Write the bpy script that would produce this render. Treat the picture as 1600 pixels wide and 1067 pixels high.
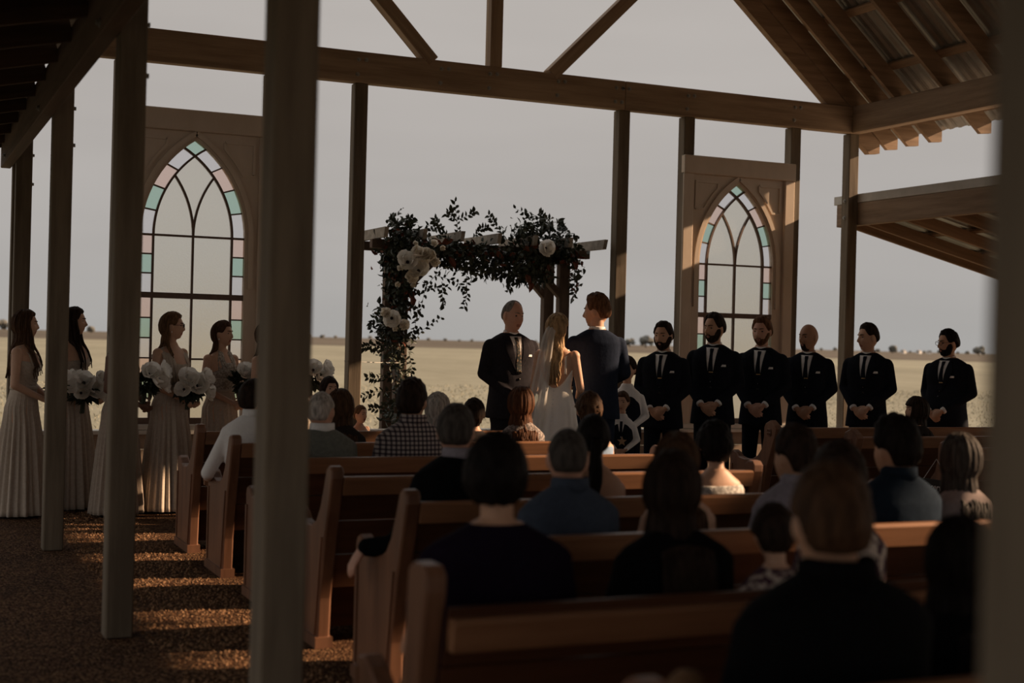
import bpy, bmesh, math, random
import numpy as np
from mathutils import Vector, Matrix, noise
from mathutils.bvhtree import BVHTree

for o in list(bpy.data.objects):
    bpy.data.objects.remove(o)
S = bpy.context.scene
COL = S.collection
rnd = random.Random(7)
PI = math.pi

# ---------------------------------------------------------------- camera
YAW, ROLL, EYE = 0.4213, 0.0253, 1.55
cam_d = bpy.data.cameras.new('camera')
cam_d.sensor_width = 36.0
cam_d.lens = 2190.5 / 1600 * 36.0
cam_d.clip_end = 6000
cam_d.clip_start = 0.05
cam_d.dof.use_dof = True
cam_d.dof.focus_distance = 12.4
cam_d.dof.aperture_fstop = 1.9
cam = bpy.data.objects.new('camera', cam_d)
COL.objects.link(cam)
cam.matrix_world = (Matrix.Translation((0, 0, EYE)) @ Matrix.Rotation(-YAW, 4, 'Z')
                    @ Matrix.Rotation(PI / 2, 4, 'X') @ Matrix.Rotation(ROLL, 4, 'Z'))
S.camera = cam

# ---------------------------------------------------------------- sky, sun, exposure
S.view_settings.view_transform = 'Standard'
S.view_settings.look = 'None'
S.view_settings.gamma = 1.0
S.view_settings.use_curve_mapping = False
S.view_settings.exposure = 0.0

W = bpy.data.worlds.new('hazy_sky')
S.world = W
W.use_nodes = True
nt = W.node_tree
nt.nodes.clear()
n_tc = nt.nodes.new('ShaderNodeTexCoord')
n_sep = nt.nodes.new('ShaderNodeSeparateXYZ')
nt.links.new(n_tc.outputs['Generated'], n_sep.inputs[0])
n_ramp = nt.nodes.new('ShaderNodeValToRGB')
els = n_ramp.color_ramp.elements
els[0].position = 0.0
els[0].color = (0.385, 0.375, 0.362, 1)
els[1].position = 1.0
els[1].color = (1.15, 1.08, 1.02, 1)
for p, c in ((0.05, (0.425, 0.405, 0.388, 1)), (0.14, (0.445, 0.416, 0.394, 1)), (0.27, (0.475, 0.44, 0.412, 1))):
    e = els.new(p)
    e.color = c
nt.links.new(n_sep.outputs['Z'], n_ramp.inputs[0])
n_map = nt.nodes.new('ShaderNodeMapping')
n_map.inputs['Scale'].default_value = (1.6, 1.6, 9)
nt.links.new(n_tc.outputs['Generated'], n_map.inputs[0])
n_noi = nt.nodes.new('ShaderNodeTexNoise')
n_noi.inputs['Scale'].default_value = 1.7
n_noi.inputs['Detail'].default_value = 3
nt.links.new(n_map.outputs[0], n_noi.inputs[0])
n_mr = nt.nodes.new('ShaderNodeMapRange')
n_mr.inputs['From Min'].default_value = 0.3
n_mr.inputs['From Max'].default_value = 0.7
n_mr.inputs['To Min'].default_value = 0.95
n_mr.inputs['To Max'].default_value = 1.05
nt.links.new(n_noi.outputs['Fac'], n_mr.inputs[0])
n_mul = nt.nodes.new('ShaderNodeVectorMath')
n_mul.operation = 'SCALE'
nt.links.new(n_ramp.outputs[0], n_mul.inputs[0])
nt.links.new(n_mr.outputs[0], n_mul.inputs['Scale'])
n_bg = nt.nodes.new('ShaderNodeBackground')
n_bg.inputs['Strength'].default_value = 1.0
n_out = nt.nodes.new('ShaderNodeOutputWorld')
nt.links.new(n_bg.outputs[0], n_out.inputs[0])

SUN_AZ, SUN_EL = math.radians(-11), math.radians(22.4)     # from +X, turned a little towards the camera
sd = bpy.data.lights.new('sun', 'SUN')
sd.energy = 10.0
sd.color = (1.0, 0.68, 0.43)
sd.angle = math.radians(0.7)
sun = bpy.data.objects.new('sun', sd)
COL.objects.link(sun)
to_sun = Vector((math.cos(SUN_AZ) * math.cos(SUN_EL), math.sin(SUN_AZ) * math.cos(SUN_EL), math.sin(SUN_EL)))
sun.rotation_euler = to_sun.to_track_quat('Z', 'Y').to_euler()
sun.location = (30, 8, 20)
# hazy glow of the low sun in the sky around it
n_dot = nt.nodes.new('ShaderNodeVectorMath')
n_dot.operation = 'DOT_PRODUCT'
n_dot.inputs[1].default_value = to_sun
nt.links.new(n_tc.outputs['Generated'], n_dot.inputs[0])
n_mx = nt.nodes.new('ShaderNodeMath')
n_mx.operation = 'MAXIMUM'
n_mx.inputs[1].default_value = 0.0
nt.links.new(n_dot.outputs['Value'], n_mx.inputs[0])
n_pw = nt.nodes.new('ShaderNodeMath')
n_pw.operation = 'POWER'
n_pw.inputs[1].default_value = 12.0
nt.links.new(n_mx.outputs[0], n_pw.inputs[0])
n_gl = nt.nodes.new('ShaderNodeVectorMath')
n_gl.operation = 'SCALE'
n_gl.inputs[0].default_value = (1.5, 1.2, 0.9)
nt.links.new(n_pw.outputs[0], n_gl.inputs['Scale'])
n_ad = nt.nodes.new('ShaderNodeVectorMath')
n_ad.operation = 'ADD'
nt.links.new(n_mul.outputs[0], n_ad.inputs[0])
nt.links.new(n_gl.outputs[0], n_ad.inputs[1])
nt.links.new(n_ad.outputs[0], n_bg.inputs[0])


# ================================================================ helpers
def tag(o, label=None, cat=None, group=None, kind=None):
    if label: o['label'] = label
    if cat: o['category'] = cat
    if group: o['group'] = group
    if kind: o['kind'] = kind
    return o


def empty(name, loc=(0, 0, 0), rz=0.0, sc=1.0, parent=None):
    o = bpy.data.objects.new(name, None)
    o.empty_display_size = 0.1
    COL.objects.link(o)
    o.location = loc
    o.rotation_euler = (0, 0, rz)
    o.scale = (sc, sc, sc)
    if parent: o.parent = parent
    return o


def link(name, me, parent=None, mat=None, loc=None):
    o = bpy.data.objects.new(name, me)
    COL.objects.link(o)
    if parent: o.parent = parent
    if mat is not None and not me.materials:
        for m in (mat if isinstance(mat, (list, tuple)) else [mat]):
            me.materials.append(m)
    if loc is not None: o.location = loc
    return o


def mesh_from(name, vs, fs, smooth=False):
    me = bpy.data.meshes.new(name)
    me.from_pydata([tuple(v) for v in vs], [], fs)
    me.update()
    if smooth:
        me.polygons.foreach_set('use_smooth', [True] * len(me.polygons))
    return me


class MB:
    """collects vertices and faces for one mesh"""

    def __init__(self):
        self.v = []
        self.f = []
        self.mi = []

    def add(self, vs, fs, mi=0):
        b = len(self.v)
        self.v.extend([tuple(v) for v in vs])
        self.f.extend([tuple(i + b for i in f) for f in fs])
        self.mi.extend([mi] * len(fs))
        return self

    def box(self, lo, hi, mi=0):
        x0, y0, z0 = lo
        x1, y1, z1 = hi
        vs = [(x0, y0, z0), (x1, y0, z0), (x1, y1, z0), (x0, y1, z0), (x0, y0, z1), (x1, y0, z1), (x1, y1, z1), (x0, y1, z1)]
        return self.add(vs, [(0, 3, 2, 1), (4, 5, 6, 7), (0, 1, 5, 4), (1, 2, 6, 5), (2, 3, 7, 6), (3, 0, 4, 7)], mi)

    def prism(self, poly, axis, a, b, mi=0):
        """poly: 2d points in the plane normal to axis, extruded a..b"""
        n = len(poly)

        def P(p, t):
            if axis == 0: return (t, p[0], p[1])
            if axis == 1: return (p[0], t, p[1])
            return (p[0], p[1], t)
        vs = [P(p, a) for p in poly] + [P(p, b) for p in poly]
        fs = [tuple(range(n - 1, -1, -1)), tuple(range(n, 2 * n))]
        fs += [(i, (i + 1) % n, n + (i + 1) % n, n + i) for i in range(n)]
        return self.add(vs, fs, mi)

    def tube(self, pts, rad, n=8, flat=1.0, mi=0, up=None):
        """tube along points; rad number or list; flat squashes one axis"""
        pts = [Vector(p) for p in pts]
        m = len(pts)
        if not isinstance(rad, (list, tuple)): rad = [rad] * m
        vs = []
        ref = Vector(up) if up else None
        for i, p in enumerate(pts):
            d = (pts[min(i + 1, m - 1)] - pts[max(i - 1, 0)])
            if d.length < 1e-9: d = Vector((0, 0, 1))
            d.normalize()
            if ref is None:
                ref = Vector((1, 0, 0)) if abs(d.x) < 0.8 else Vector((0, 1, 0))
            a = (ref - d * ref.dot(d))
            if a.length < 1e-6:
                a = d.orthogonal()
            a.normalize()
            b = d.cross(a)
            ref = a
            for k in range(n):
                t = 2 * PI * k / n
                vs.append(p + a * (math.cos(t) * rad[i]) + b * (math.sin(t) * rad[i] * flat))
        fs = []
        for i in range(m - 1):
            for k in range(n):
                k2 = (k + 1) % n
                fs.append((i * n + k, i * n + k2, (i + 1) * n + k2, (i + 1) * n + k))
        fs.append(tuple(range(n - 1, -1, -1)))
        fs.append(tuple((m - 1) * n + k for k in range(n)))
        return self.add(vs, fs, mi)

    def build(self, name, mat=None, parent=None, smooth=False, loc=None):
        me = mesh_from(name, self.v, self.f, smooth)
        if isinstance(mat, (list, tuple)):
            for m in mat: me.materials.append(m)
            me.polygons.foreach_set('material_index', self.mi)
        elif mat is not None:
            me.materials.append(mat)
        return link(name, me, parent, None, loc)


def bevel_box_mesh(name, lo, hi, bev=0.006):
    bm = bmesh.new()
    bmesh.ops.create_cube(bm, size=1)
    for v in bm.verts:
        v.co = Vector([lo[i] + (hi[i] - lo[i]) * (v.co[i] + 0.5) for i in range(3)])
    if bev > 0:
        bmesh.ops.bevel(bm, geom=bm.edges[:], offset=bev, segments=1, affect='EDGES', profile=0.5)
    me = bpy.data.meshes.new(name)
    bm.to_mesh(me)
    bm.free()
    return me


def bbox(name, lo, hi, mat, parent=None, bev=0.006):
    """bevelled box whose origin sits at its centre"""
    c = [(lo[i] + hi[i]) / 2 for i in range(3)]
    me = bevel_box_mesh(name, [lo[i] - c[i] for i in range(3)], [hi[i] - c[i] for i in range(3)], bev)
    return link(name, me, parent, mat, c)


def beam(name, p0, p1, w, h, mat, parent=None, bev=0.006, up=(0, 0, 1), mesh=None):
    """bevelled timber from p0 to p1 (centre line), w across, h along up; local X runs along the timber"""
    p0, p1 = Vector(p0), Vector(p1)
    L = (p1 - p0).length
    me = mesh or bevel_box_mesh(name, (-L / 2, -w / 2, -h / 2), (L / 2, w / 2, h / 2), bev)
    o = link(name, me, parent, mat)
    x = (p1 - p0).normalized()
    u = Vector(up)
    z = (u - x * u.dot(x)).normalized()
    y = z.cross(x)
    M = Matrix((x, y, z)).transposed().to_4x4()
    M.translation = (p0 + p1) / 2
    o.matrix_basis = M
    return o


def copy_of(o, parent=None, loc=None):
    c = o.copy()
    COL.objects.link(c)
    if parent: c.parent = parent
    if loc is not None: c.location = loc
    return c


def copy_tree(o, parent=None):
    c = o.copy()
    COL.objects.link(c)
    c.parent = parent
    for ch in list(o.children):
        copy_tree(ch, c)
    return c


# ================================================================ materials
def pm(name, c1, c2=None, scale=8.0, rough=0.7, bump=0.0, stretch=(1, 1, 1), detail=5, spec=0.3, rand=True, bump_scale=None,
       lo=0.35, hi=0.65, sheen=0.0, coord='Object', value_rand=0.0):
    m = bpy.data.materials.new(name)
    m.use_nodes = True
    t = m.node_tree
    b = t.nodes['Principled BSDF']
    b.inputs['Roughness'].default_value = rough
    b.inputs['Specular IOR Level'].default_value = spec
    if sheen: b.inputs['Sheen Weight'].default_value = sheen
    if c2 is None and bump == 0:
        b.inputs['Base Color'].default_value = (*c1, 1)
        return m
    tc = t.nodes.new('ShaderNodeTexCoord')
    mp = t.nodes.new('ShaderNodeMapping')
    mp.inputs['Scale'].default_value = stretch
    t.links.new(tc.outputs[coord], mp.inputs['Vector'])
    oi = None
    if rand:
        oi = t.nodes.new('ShaderNodeObjectInfo')
        ml = t.nodes.new('ShaderNodeMath')
        ml.operation = 'MULTIPLY'
        ml.inputs[1].default_value = 37.0
        t.links.new(oi.outputs['Random'], ml.inputs[0])
        t.links.new(ml.outputs[0], mp.inputs['Location'])
    ns = t.nodes.new('ShaderNodeTexNoise')
    ns.inputs['Scale'].default_value = scale
    ns.inputs['Detail'].default_value = detail
    ns.inputs['Roughness'].default_value = 0.62
    t.links.new(mp.outputs[0], ns.inputs['Vector'])
    rp = t.nodes.new('ShaderNodeValToRGB')
    rp.color_ramp.elements[0].position = lo
    rp.color_ramp.elements[0].color = (*c1, 1)
    rp.color_ramp.elements[1].position = hi
    rp.color_ramp.elements[1].color = (*(c2 or c1), 1)
    t.links.new(ns.outputs['Fac'], rp.inputs[0])
    src = rp.outputs[0]
    if value_rand and oi:
        mr = t.nodes.new('ShaderNodeMapRange')
        mr.inputs['To Min'].default_value = 1 - value_rand
        mr.inputs['To Max'].default_value = 1 + value_rand
        t.links.new(oi.outputs['Random'], mr.inputs[0])
        vm = t.nodes.new('ShaderNodeVectorMath')
        vm.operation = 'SCALE'
        t.links.new(src, vm.inputs[0])
        t.links.new(mr.outputs[0], vm.inputs['Scale'])
        src = vm.outputs[0]
    t.links.new(src, b.inputs['Base Color'])
    if bump:
        bp = t.nodes.new('ShaderNodeBump')
        bp.inputs['Strength'].default_value = bump
        bp.inputs['Distance'].default_value = 0.01
        if bump_scale:
            n2 = t.nodes.new('ShaderNodeTexNoise')
            n2.inputs['Scale'].default_value = bump_scale
            n2.inputs['Detail'].default_value = 4
            t.links.new(mp.outputs[0], n2.inputs['Vector'])
            t.links.new(n2.outputs['Fac'], bp.inputs['Height'])
        else:
            t.links.new(ns.outputs['Fac'], bp.inputs['Height'])
        t.links.new(bp.outputs[0], b.inputs['Normal'])
    return m


M = {}
# timbers: local X (or Z for posts) is the grain direction
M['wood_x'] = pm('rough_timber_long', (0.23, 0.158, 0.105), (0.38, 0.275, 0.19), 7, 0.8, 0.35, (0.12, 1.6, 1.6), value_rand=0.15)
M['wood_z'] = pm('rough_timber_post', (0.115, 0.088, 0.060), (0.20, 0.158, 0.112), 7, 0.8, 0.35, (1.6, 1.6, 0.12), value_rand=0.1)  # same timber as the beams; the aisle's shade is put into this darker colour
M['rafter'] = pm('brown_rafter_timber', (0.20, 0.13, 0.082), (0.34, 0.23, 0.15), 7, 0.8, 0.3, (0.12, 1.6, 1.6), value_rand=0.2)
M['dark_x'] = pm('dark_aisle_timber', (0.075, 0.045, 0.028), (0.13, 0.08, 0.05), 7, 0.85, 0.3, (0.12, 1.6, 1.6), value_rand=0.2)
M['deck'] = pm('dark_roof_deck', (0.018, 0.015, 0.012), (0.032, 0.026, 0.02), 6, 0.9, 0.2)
M['metal'] = pm('galvanised_roof_sheet', (0.26, 0.25, 0.235), (0.36, 0.345, 0.32), 3, 0.42, 0.1, (1, 1, 1))
M['metal'].node_tree.nodes['Principled BSDF'].inputs['Metallic'].default_value = 0.6
M['flash'] = pm('white_flashing', (0.42, 0.40, 0.36), (0.52, 0.5, 0.46), 4, 0.5, 0.05)
M['panel'] = pm('painted_window_surround', (0.56, 0.455, 0.355), (0.62, 0.51, 0.41), 5, 0.6, 0.12, (1, 1, 0.5))
M['muntin'] = pm('brown_muntin', (0.13, 0.085, 0.068), (0.17, 0.115, 0.09), 9, 0.6, 0.1)
M['siding'] = pm('weathered_siding', (0.26, 0.19, 0.135), (0.36, 0.27, 0.2), 5, 0.75, 0.25, (0.15, 1, 1.5), value_rand=0.12)
M['cap'] = pm('white_sill_paint', (0.6, 0.56, 0.5), (0.68, 0.64, 0.58), 6, 0.55, 0.1)
M['bolt'] = pm('steel_bolt', (0.3, 0.29, 0.27), None, rough=0.4)
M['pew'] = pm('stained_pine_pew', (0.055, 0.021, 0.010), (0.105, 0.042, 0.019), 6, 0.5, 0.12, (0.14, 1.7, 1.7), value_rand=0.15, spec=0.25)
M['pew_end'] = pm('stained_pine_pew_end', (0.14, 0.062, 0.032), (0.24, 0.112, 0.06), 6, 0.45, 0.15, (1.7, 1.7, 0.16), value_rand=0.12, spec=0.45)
M['pew_rail'] = pm('lit_pine_rail', (0.17, 0.076, 0.036), (0.29, 0.14, 0.07), 6, 0.36, 0.1, (0.14, 1.7, 1.7), value_rand=0.12, spec=0.5)  # lighter than the boards: light along the rail is in the colour
M['arch'] = pm('weathered_arch_timber', (0.075, 0.05, 0.035), (0.14, 0.10, 0.075), 7, 0.85, 0.35, (1, 1, 0.3), value_rand=0.1)
M['arch_top'] = pm('greyed_arch_rafter', (0.22, 0.19, 0.155), (0.36, 0.32, 0.27), 8, 0.85, 0.35, (0.3, 1.5, 1.5))
M['rope'] = pm('white_rope', (0.6, 0.58, 0.54), None, rough=0.9)


def glass(name, col, rough=0.38, bscale=60.0, bstr=0.3):
    m = bpy.data.materials.new(name)
    m.use_nodes = True
    t = m.node_tree
    b = t.nodes['Principled BSDF']
    b.inputs['Base Color'].default_value = (*col, 1)
    b.inputs['Transmission Weight'].default_value = 1.0
    b.inputs['Roughness'].default_value = rough
    b.inputs['IOR'].default_value = 1.18
    tc = t.nodes.new('ShaderNodeTexCoord')
    v = t.nodes.new('ShaderNodeTexVoronoi')
    v.inputs['Scale'].default_value = bscale
    t.links.new(tc.outputs['Object'], v.inputs['Vector'])
    bp = t.nodes.new('ShaderNodeBump')
    bp.inputs['Strength'].default_value = bstr
    bp.inputs['Distance'].default_value = 0.004
    t.links.new(v.outputs['Distance'], bp.inputs['Height'])
    t.links.new(bp.outputs[0], b.inputs['Normal'])
    return m


M['g_clear'] = glass('hammered_clear_glass', (0.90, 0.89, 0.83), 0.42, 55, 0.5)
M['g_teal'] = glass('pale_teal_glass', (0.60, 0.83, 0.74), 0.35, 40, 0.25)
M['g_pink'] = glass('pale_pink_glass', (1.0, 0.80, 0.73), 0.35, 40, 0.25)
M['g_lilac'] = glass('pale_lilac_glass', (0.95, 0.96, 1.0), 0.35, 40, 0.3)

# ================================================================ ground
XL, PW, XR, YF = 1.049, 0.138, 10.465, 13.61
ZT, TT, ZS = 4.133, 0.315, 3.045
YPOST = (-8.3, -5.2, -2.1, 1.0, 4.127, 7.252, 10.277, 13.28)  # first three posts carry the added, unseen roof behind the camera


def gravel_mat():
    m = bpy.data.materials.new('red_brown_gravel')
    m.use_nodes = True
    t = m.node_tree
    b = t.nodes['Principled BSDF']
    b.inputs['Roughness'].default_value = 0.95
    b.inputs['Specular IOR Level'].default_value = 0.1
    tc = t.nodes.new('ShaderNodeTexCoord')
    v = t.nodes.new('ShaderNodeTexVoronoi')
    v.inputs['Scale'].default_value = 62
    t.links.new(tc.outputs['Object'], v.inputs['Vector'])
    r = t.nodes.new('ShaderNodeValToRGB')
    e = r.color_ramp.elements
    e[0].color = (0.038, 0.016, 0.007, 1)
    e[1].color = (0.20, 0.112, 0.056, 1)
    x = r.color_ramp.elements.new(0.55)
    x.color = (0.085, 0.040, 0.018, 1)
    sp = t.nodes.new('ShaderNodeSeparateColor')
    t.links.new(v.outputs['Color'], sp.inputs[0])
    t.links.new(sp.outputs[0], r.inputs[0])
    n = t.nodes.new('ShaderNodeTexNoise')
    n.inputs['Scale'].default_value = 1.4
    n.inputs['Detail'].default_value = 4
    t.links.new(tc.outputs['Object'], n.inputs['Vector'])
    mr = t.nodes.new('ShaderNodeMapRange')
    mr.inputs['From Min'].default_value = 0.3
    mr.inputs['From Max'].default_value = 0.7
    mr.inputs['To Min'].default_value = 0.7
    mr.inputs['To Max'].default_value = 1.15
    t.links.new(n.outputs['Fac'], mr.inputs[0])
    vm = t.nodes.new('ShaderNodeVectorMath')
    vm.operation = 'SCALE'
    t.links.new(r.outputs[0], vm.inputs[0])
    t.links.new(mr.outputs[0], vm.inputs['Scale'])
    t.links.new(vm.outputs[0], b.inputs['Base Color'])
    bp = t.nodes.new('ShaderNodeBump')
    bp.inputs['Strength'].default_value = 1.0
    bp.inputs['Distance'].default_value = 0.02
    bp.invert = True
    t.links.new(v.outputs['Distance'], bp.inputs['Height'])
    t.links.new(bp.outputs[0], b.inputs['Normal'])
    return m


M['gravel'] = gravel_mat()
me = mesh_from('floor', [(-3.2, -10.5, 0), (14.6, -10.5, 0), (14.6, 13.9, 0), (-3.2, 13.9, 0)], [(0, 1, 2, 3)])
tag(link('floor', me, None, M['gravel']), 'red brown gravel floor of the open chapel under the pews', 'floor', kind='structure')

# loose stones on the gravel in the left aisle
mb = MB()
for i in range(5000):
    x = rnd.uniform(1.25, 1.94)
    y = rnd.uniform(5.2, 13.4)
    r = rnd.uniform(0.006, 0.016)
    a = rnd.uniform(0, PI)
    vs = []
    for k in range(4):
        t = a + k * PI / 2
        vs.append((x + math.cos(t) * r * rnd.uniform(.7, 1.2), y + math.sin(t) * r * rnd.uniform(.7, 1.2), -0.001))
    vs.append((x + rnd.uniform(-.3, .3) * r, y + rnd.uniform(-.3, .3) * r, r * rnd.uniform(.6, 1.1)))
    mb.add(vs, [(0, 1, 4), (1, 2, 4), (2, 3, 4), (3, 0, 4)])
M['stone'] = pm('gravel_stone', (0.09, 0.042, 0.02), (0.30, 0.18, 0.10), 40, 0.95, rand=False, spec=0.1)
tag(mb.build('loose_gravel', M['stone']), 'loose brown gravel stones scattered over the left aisle floor', 'gravel', kind='stuff')


def field_mat(name, a, b_, c_, s1, s2, stretch):
    m = bpy.data.materials.new(name)
    m.use_nodes = True
    t = m.node_tree
    b = t.nodes['Principled BSDF']
    b.inputs['Roughness'].default_value = 0.95
    b.inputs['Specular IOR Level'].default_value = 0.05
    tc = t.nodes.new('ShaderNodeTexCoord')
    mp = t.nodes.new('ShaderNodeMapping')
    mp.inputs['Rotation'].default_value = (0, 0, YAW)
    mp.inputs['Scale'].default_value = stretch
    t.links.new(tc.outputs['Object'], mp.inputs[0])
    n1 = t.nodes.new('ShaderNodeTexNoise')
    n1.inputs['Scale'].default_value = s1
    n1.inputs['Detail'].default_value = 8
    n1.inputs['Roughness'].default_value = 0.7
    t.links.new(mp.outputs[0], n1.inputs['Vector'])
    r = t.nodes.new('ShaderNodeValToRGB')
    e = r.color_ramp.elements
    e[0].position = 0.3
    e[0].color = (*a, 1)
    e[1].position = 0.7
    e[1].color = (*c_, 1)
    x = e.new(0.5)
    x.color = (*b_, 1)
    t.links.new(n1.outputs['Fac'], r.inputs[0])
    n2 = t.nodes.new('ShaderNodeTexNoise')
    n2.inputs['Scale'].default_value = s2
    n2.inputs['Detail'].default_value = 5
    t.links.new(mp.outputs[0], n2.inputs['Vector'])
    mr = t.nodes.new('ShaderNodeMapRange')
    mr.inputs['From Min'].default_value = 0.3
    mr.inputs['From Max'].default_value = 0.7
    mr.inputs['To Min'].default_value = 0.8
    mr.inputs['To Max'].default_value = 1.15
    t.links.new(n2.outputs['Fac'], mr.inputs[0])
    vm = t.nodes.new('ShaderNodeVectorMath')
    vm.operation = 'SCALE'
    t.links.new(r.outputs[0], vm.inputs[0])
    t.links.new(mr.outputs[0], vm.inputs['Scale'])
    t.links.new(vm.outputs[0], b.inputs['Base Color'])
    return m


M['field'] = field_mat('dry_grass_field', (0.155, 0.15, 0.112), (0.186, 0.18, 0.138), (0.222, 0.216, 0.168), 0.9, 0.05, (1, 0.45, 1))
M['plough'] = field_mat('dark_ploughed_land', (0.06, 0.054, 0.045), (0.085, 0.074, 0.06), (0.125, 0.108, 0.085), 0.02, 0.004, (1, 0.25, 1))


def ring_ground(name, r0, r1, z, mat, label):
    n = 64
    vs, fs = [], []
    for i in range(n):
        t = 2 * PI * i / n
        vs.append((5.8 + r0 * math.cos(t), 7 + r0 * math.sin(t), z))
        vs.append((5.8 + r1 * math.cos(t), 7 + r1 * math.sin(t), z))
    for i in range(n):
        j = (i + 1) % n
        fs.append((2 * i, 2 * i + 1, 2 * j + 1, 2 * j))
    if r0 == 0:
        vs = [(5.8, 7, z)] + [v for k, v in enumerate(vs) if k % 2]
        fs = [(0, 1 + i, 1 + (i + 1) % n) for i in range(n)]
    o = link(name, mesh_from(name, vs, fs), None, mat)
    return tag(o, label, 'field', kind='structure')


ring_ground('field', 0, 255, -0.012, M['field'], 'golden dry grass field beyond the open chapel wall')
ring_ground('ploughed_field', 255, 5000, -0.012, M['plough'], 'dark ploughed land along the horizon behind the golden field')

# tufts of dry grass near the chapel wall
mb = MB()
for i in range(30000):
    t = rnd.random() ** 1.4
    y = 14.7 + t * 30
    x = rnd.uniform(-6 + (y - 14) * -0.1, 16 + (y - 14) * 0.9)
    h = rnd.uniform(0.02, 0.055) * (1 + t * 0.3)
    a = rnd.uniform(0, PI)
    w = rnd.uniform(0.004, 0.010) * (1 + 1.2 * t)
    lx, ly = rnd.uniform(-.08, .08), rnd.uniform(-.08, .08)
    dx, dy = math.cos(a) * w, math.sin(a) * w
    mb.add([(x - dx, y - dy, -0.012), (x + dx, y + dy, -0.012), (x + lx, y + ly, h)], [(0, 1, 2)])
M['straw'] = pm('dry_straw', (0.24, 0.225, 0.165), (0.30, 0.285, 0.215), 3, 0.9, rand=False, spec=0.05)
tag(mb.build('field_grass', M['straw']), 'dry straw coloured grass standing in the field behind the arch', 'grass', kind='stuff')

# far trees on the horizon
M['ftree'] = pm('hazy_far_foliage', (0.10, 0.10, 0.092), (0.15, 0.148, 0.132), 0.4, 0.95, spec=0.0)
M['ftrunk'] = pm('hazy_far_trunk', (0.12, 0.105, 0.09), None, rough=0.95)


def blob_tree_mesh(seed):
    r = random.Random(seed)
    bm = bmesh.new()
    for k in range(7):
        mtx = Matrix.Translation((r.uniform(-2.2, 2.2), r.uniform(-1.5, 1.5), r.uniform(2.0, 4.2))) @ Matrix.Diagonal((r.uniform(1.2, 2.2), r.uniform(1.2, 2), r.uniform(.9, 1.6), 1))
        bmesh.ops.create_icosphere(bm, subdivisions=2, radius=1, matrix=mtx)
    for v in bm.verts:
        v.co += Vector((r.uniform(-.2, .2), r.uniform(-.2, .2), r.uniform(-.2, .2)))
    me = bpy.data.meshes.new('foliage')
    bm.to_mesh(me)
    bm.free()
    me.materials.append(M['ftree'])
    return me


tmesh = [blob_tree_mesh(i) for i in range(4)]
trk = bevel_box_mesh('trunk', (-.25, -.25, 0), (.25, .25, 2.6), 0.05)
trk.materials.append(M['ftrunk'])


def far_pos(x, dist):
    u = (x - 800) / 2190.5
    k, s = math.cos(YAW), math.sin(YAW)
    d = Vector((k * u + s, -s * u + k, 0))
    return d * dist


specs = []
for i in range(46):
    specs.append((482 + i * 23.5 + rnd.uniform(-5, 5), 1100 + (i * 97) % 600, rnd.uniform(0.45, 0.85)))
for x, sc in ((-4, 1.4), (22, 1.2), (112, 1.0), (142, 0.9), (962, .8), (984, 1.0), (1009, 1.4), (1041, 1.1), (1395, 1.0), (1530, 1.1)):
    specs.append((x, 820, sc))
for i, (x, d, sc) in enumerate(specs):
    p = far_pos(x, d)
    t = empty('far_tree', (p.x, p.y, -0.012), rnd.uniform(0, 6), sc)
    tag(t, 'tiny hazy tree standing far off on the horizon line', 'tree', 'trees along the far horizon')
    link('foliage', tmesh[i % 4], t)
    link('trunk', trk, t)
M['fwall'] = pm('far_white_wall', (0.55, 0.53, 0.5), None, rough=0.9)
M['froof'] = pm('far_grey_roof', (0.2, 0.19, 0.18), None, rough=0.9)
for i, (x, L) in enumerate(((1436, 4), (1452, 3), (1478, 3.5), (1412, 3))):
    p = far_pos(x, 1100)
    b = empty('far_barn', (p.x, p.y, -0.012), 0.4 + i)
    tag(b, 'tiny pale farm building far off on the horizon at right', 'building', 'farm buildings on the far horizon')
    MB().box((-L / 2, -1.5, 0), (L / 2, 1.5, 1.9)).build('wall', M['fwall'], b)
    MB().prism([(-1.7, 1.9), (1.7, 1.9), (0, 2.9)], 0, -L / 2 - .3, L / 2 + .3).build('roof', M['froof'], b)

# ================================================================ chapel frame
wl = tag(empty('wall_left'), 'row of square timber posts along the left side of the nave', 'wall', kind='structure')
wr = tag(empty('wall_right'), 'right hand side of the nave with timber corner post and eave beam', 'wall', kind='structure')
wf = tag(empty('wall_far'), 'open timber end wall of the chapel with posts and roof truss', 'wall', kind='structure')

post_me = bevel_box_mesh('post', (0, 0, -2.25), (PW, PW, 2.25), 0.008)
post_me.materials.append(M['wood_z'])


def post(parent, x, y, ztop, z0=0.0):
    o = link('post', post_me, parent, None, (x, y, 0))
    o.scale = (1, 1, (ztop - z0) / 4.5)
    o.location = (x, y, (ztop + z0) / 2)
    return o


def bolt(parent, p, axis='y', r=0.014):
    mbb = MB()
    d = {'y': Vector((0, -1, 0)), 'x': Vector((-1, 0, 0)), 'X': Vector((1, 0, 0))}[axis]
    p = Vector(p)
    mbb.tube([p - d * 0.01, p + d * 0.006], r * 1.6, 10)
    mbb.tube([p + d * 0.006, p + d * 0.02], r, 6)
    return mbb.build('bolt', M['bolt'], parent)


for y in YPOST:
    p_ = post(wl, XL, y, ZT)
    post(wr, XR, y if y < 13 else YF + 0.03, ZT)
    for z in (3.12, 2.86):
        bolt(wl, (XL + PW, y + PW * .5, z), 'X')
# left side: main eave beam and the lower beam that carries the aisle roof
beam('eave_beam', (XL + PW / 2, -9.6, ZT + TT / 2), (XL + PW / 2, YF - .002, ZT + TT / 2), PW, TT, M['wood_x'], wl)
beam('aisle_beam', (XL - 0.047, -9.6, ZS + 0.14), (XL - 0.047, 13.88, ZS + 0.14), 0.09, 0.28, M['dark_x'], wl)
for y in YPOST[4:]:
    bolt(wl, (XL - 0.092, y + .05, 3.1), 'x')
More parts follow.
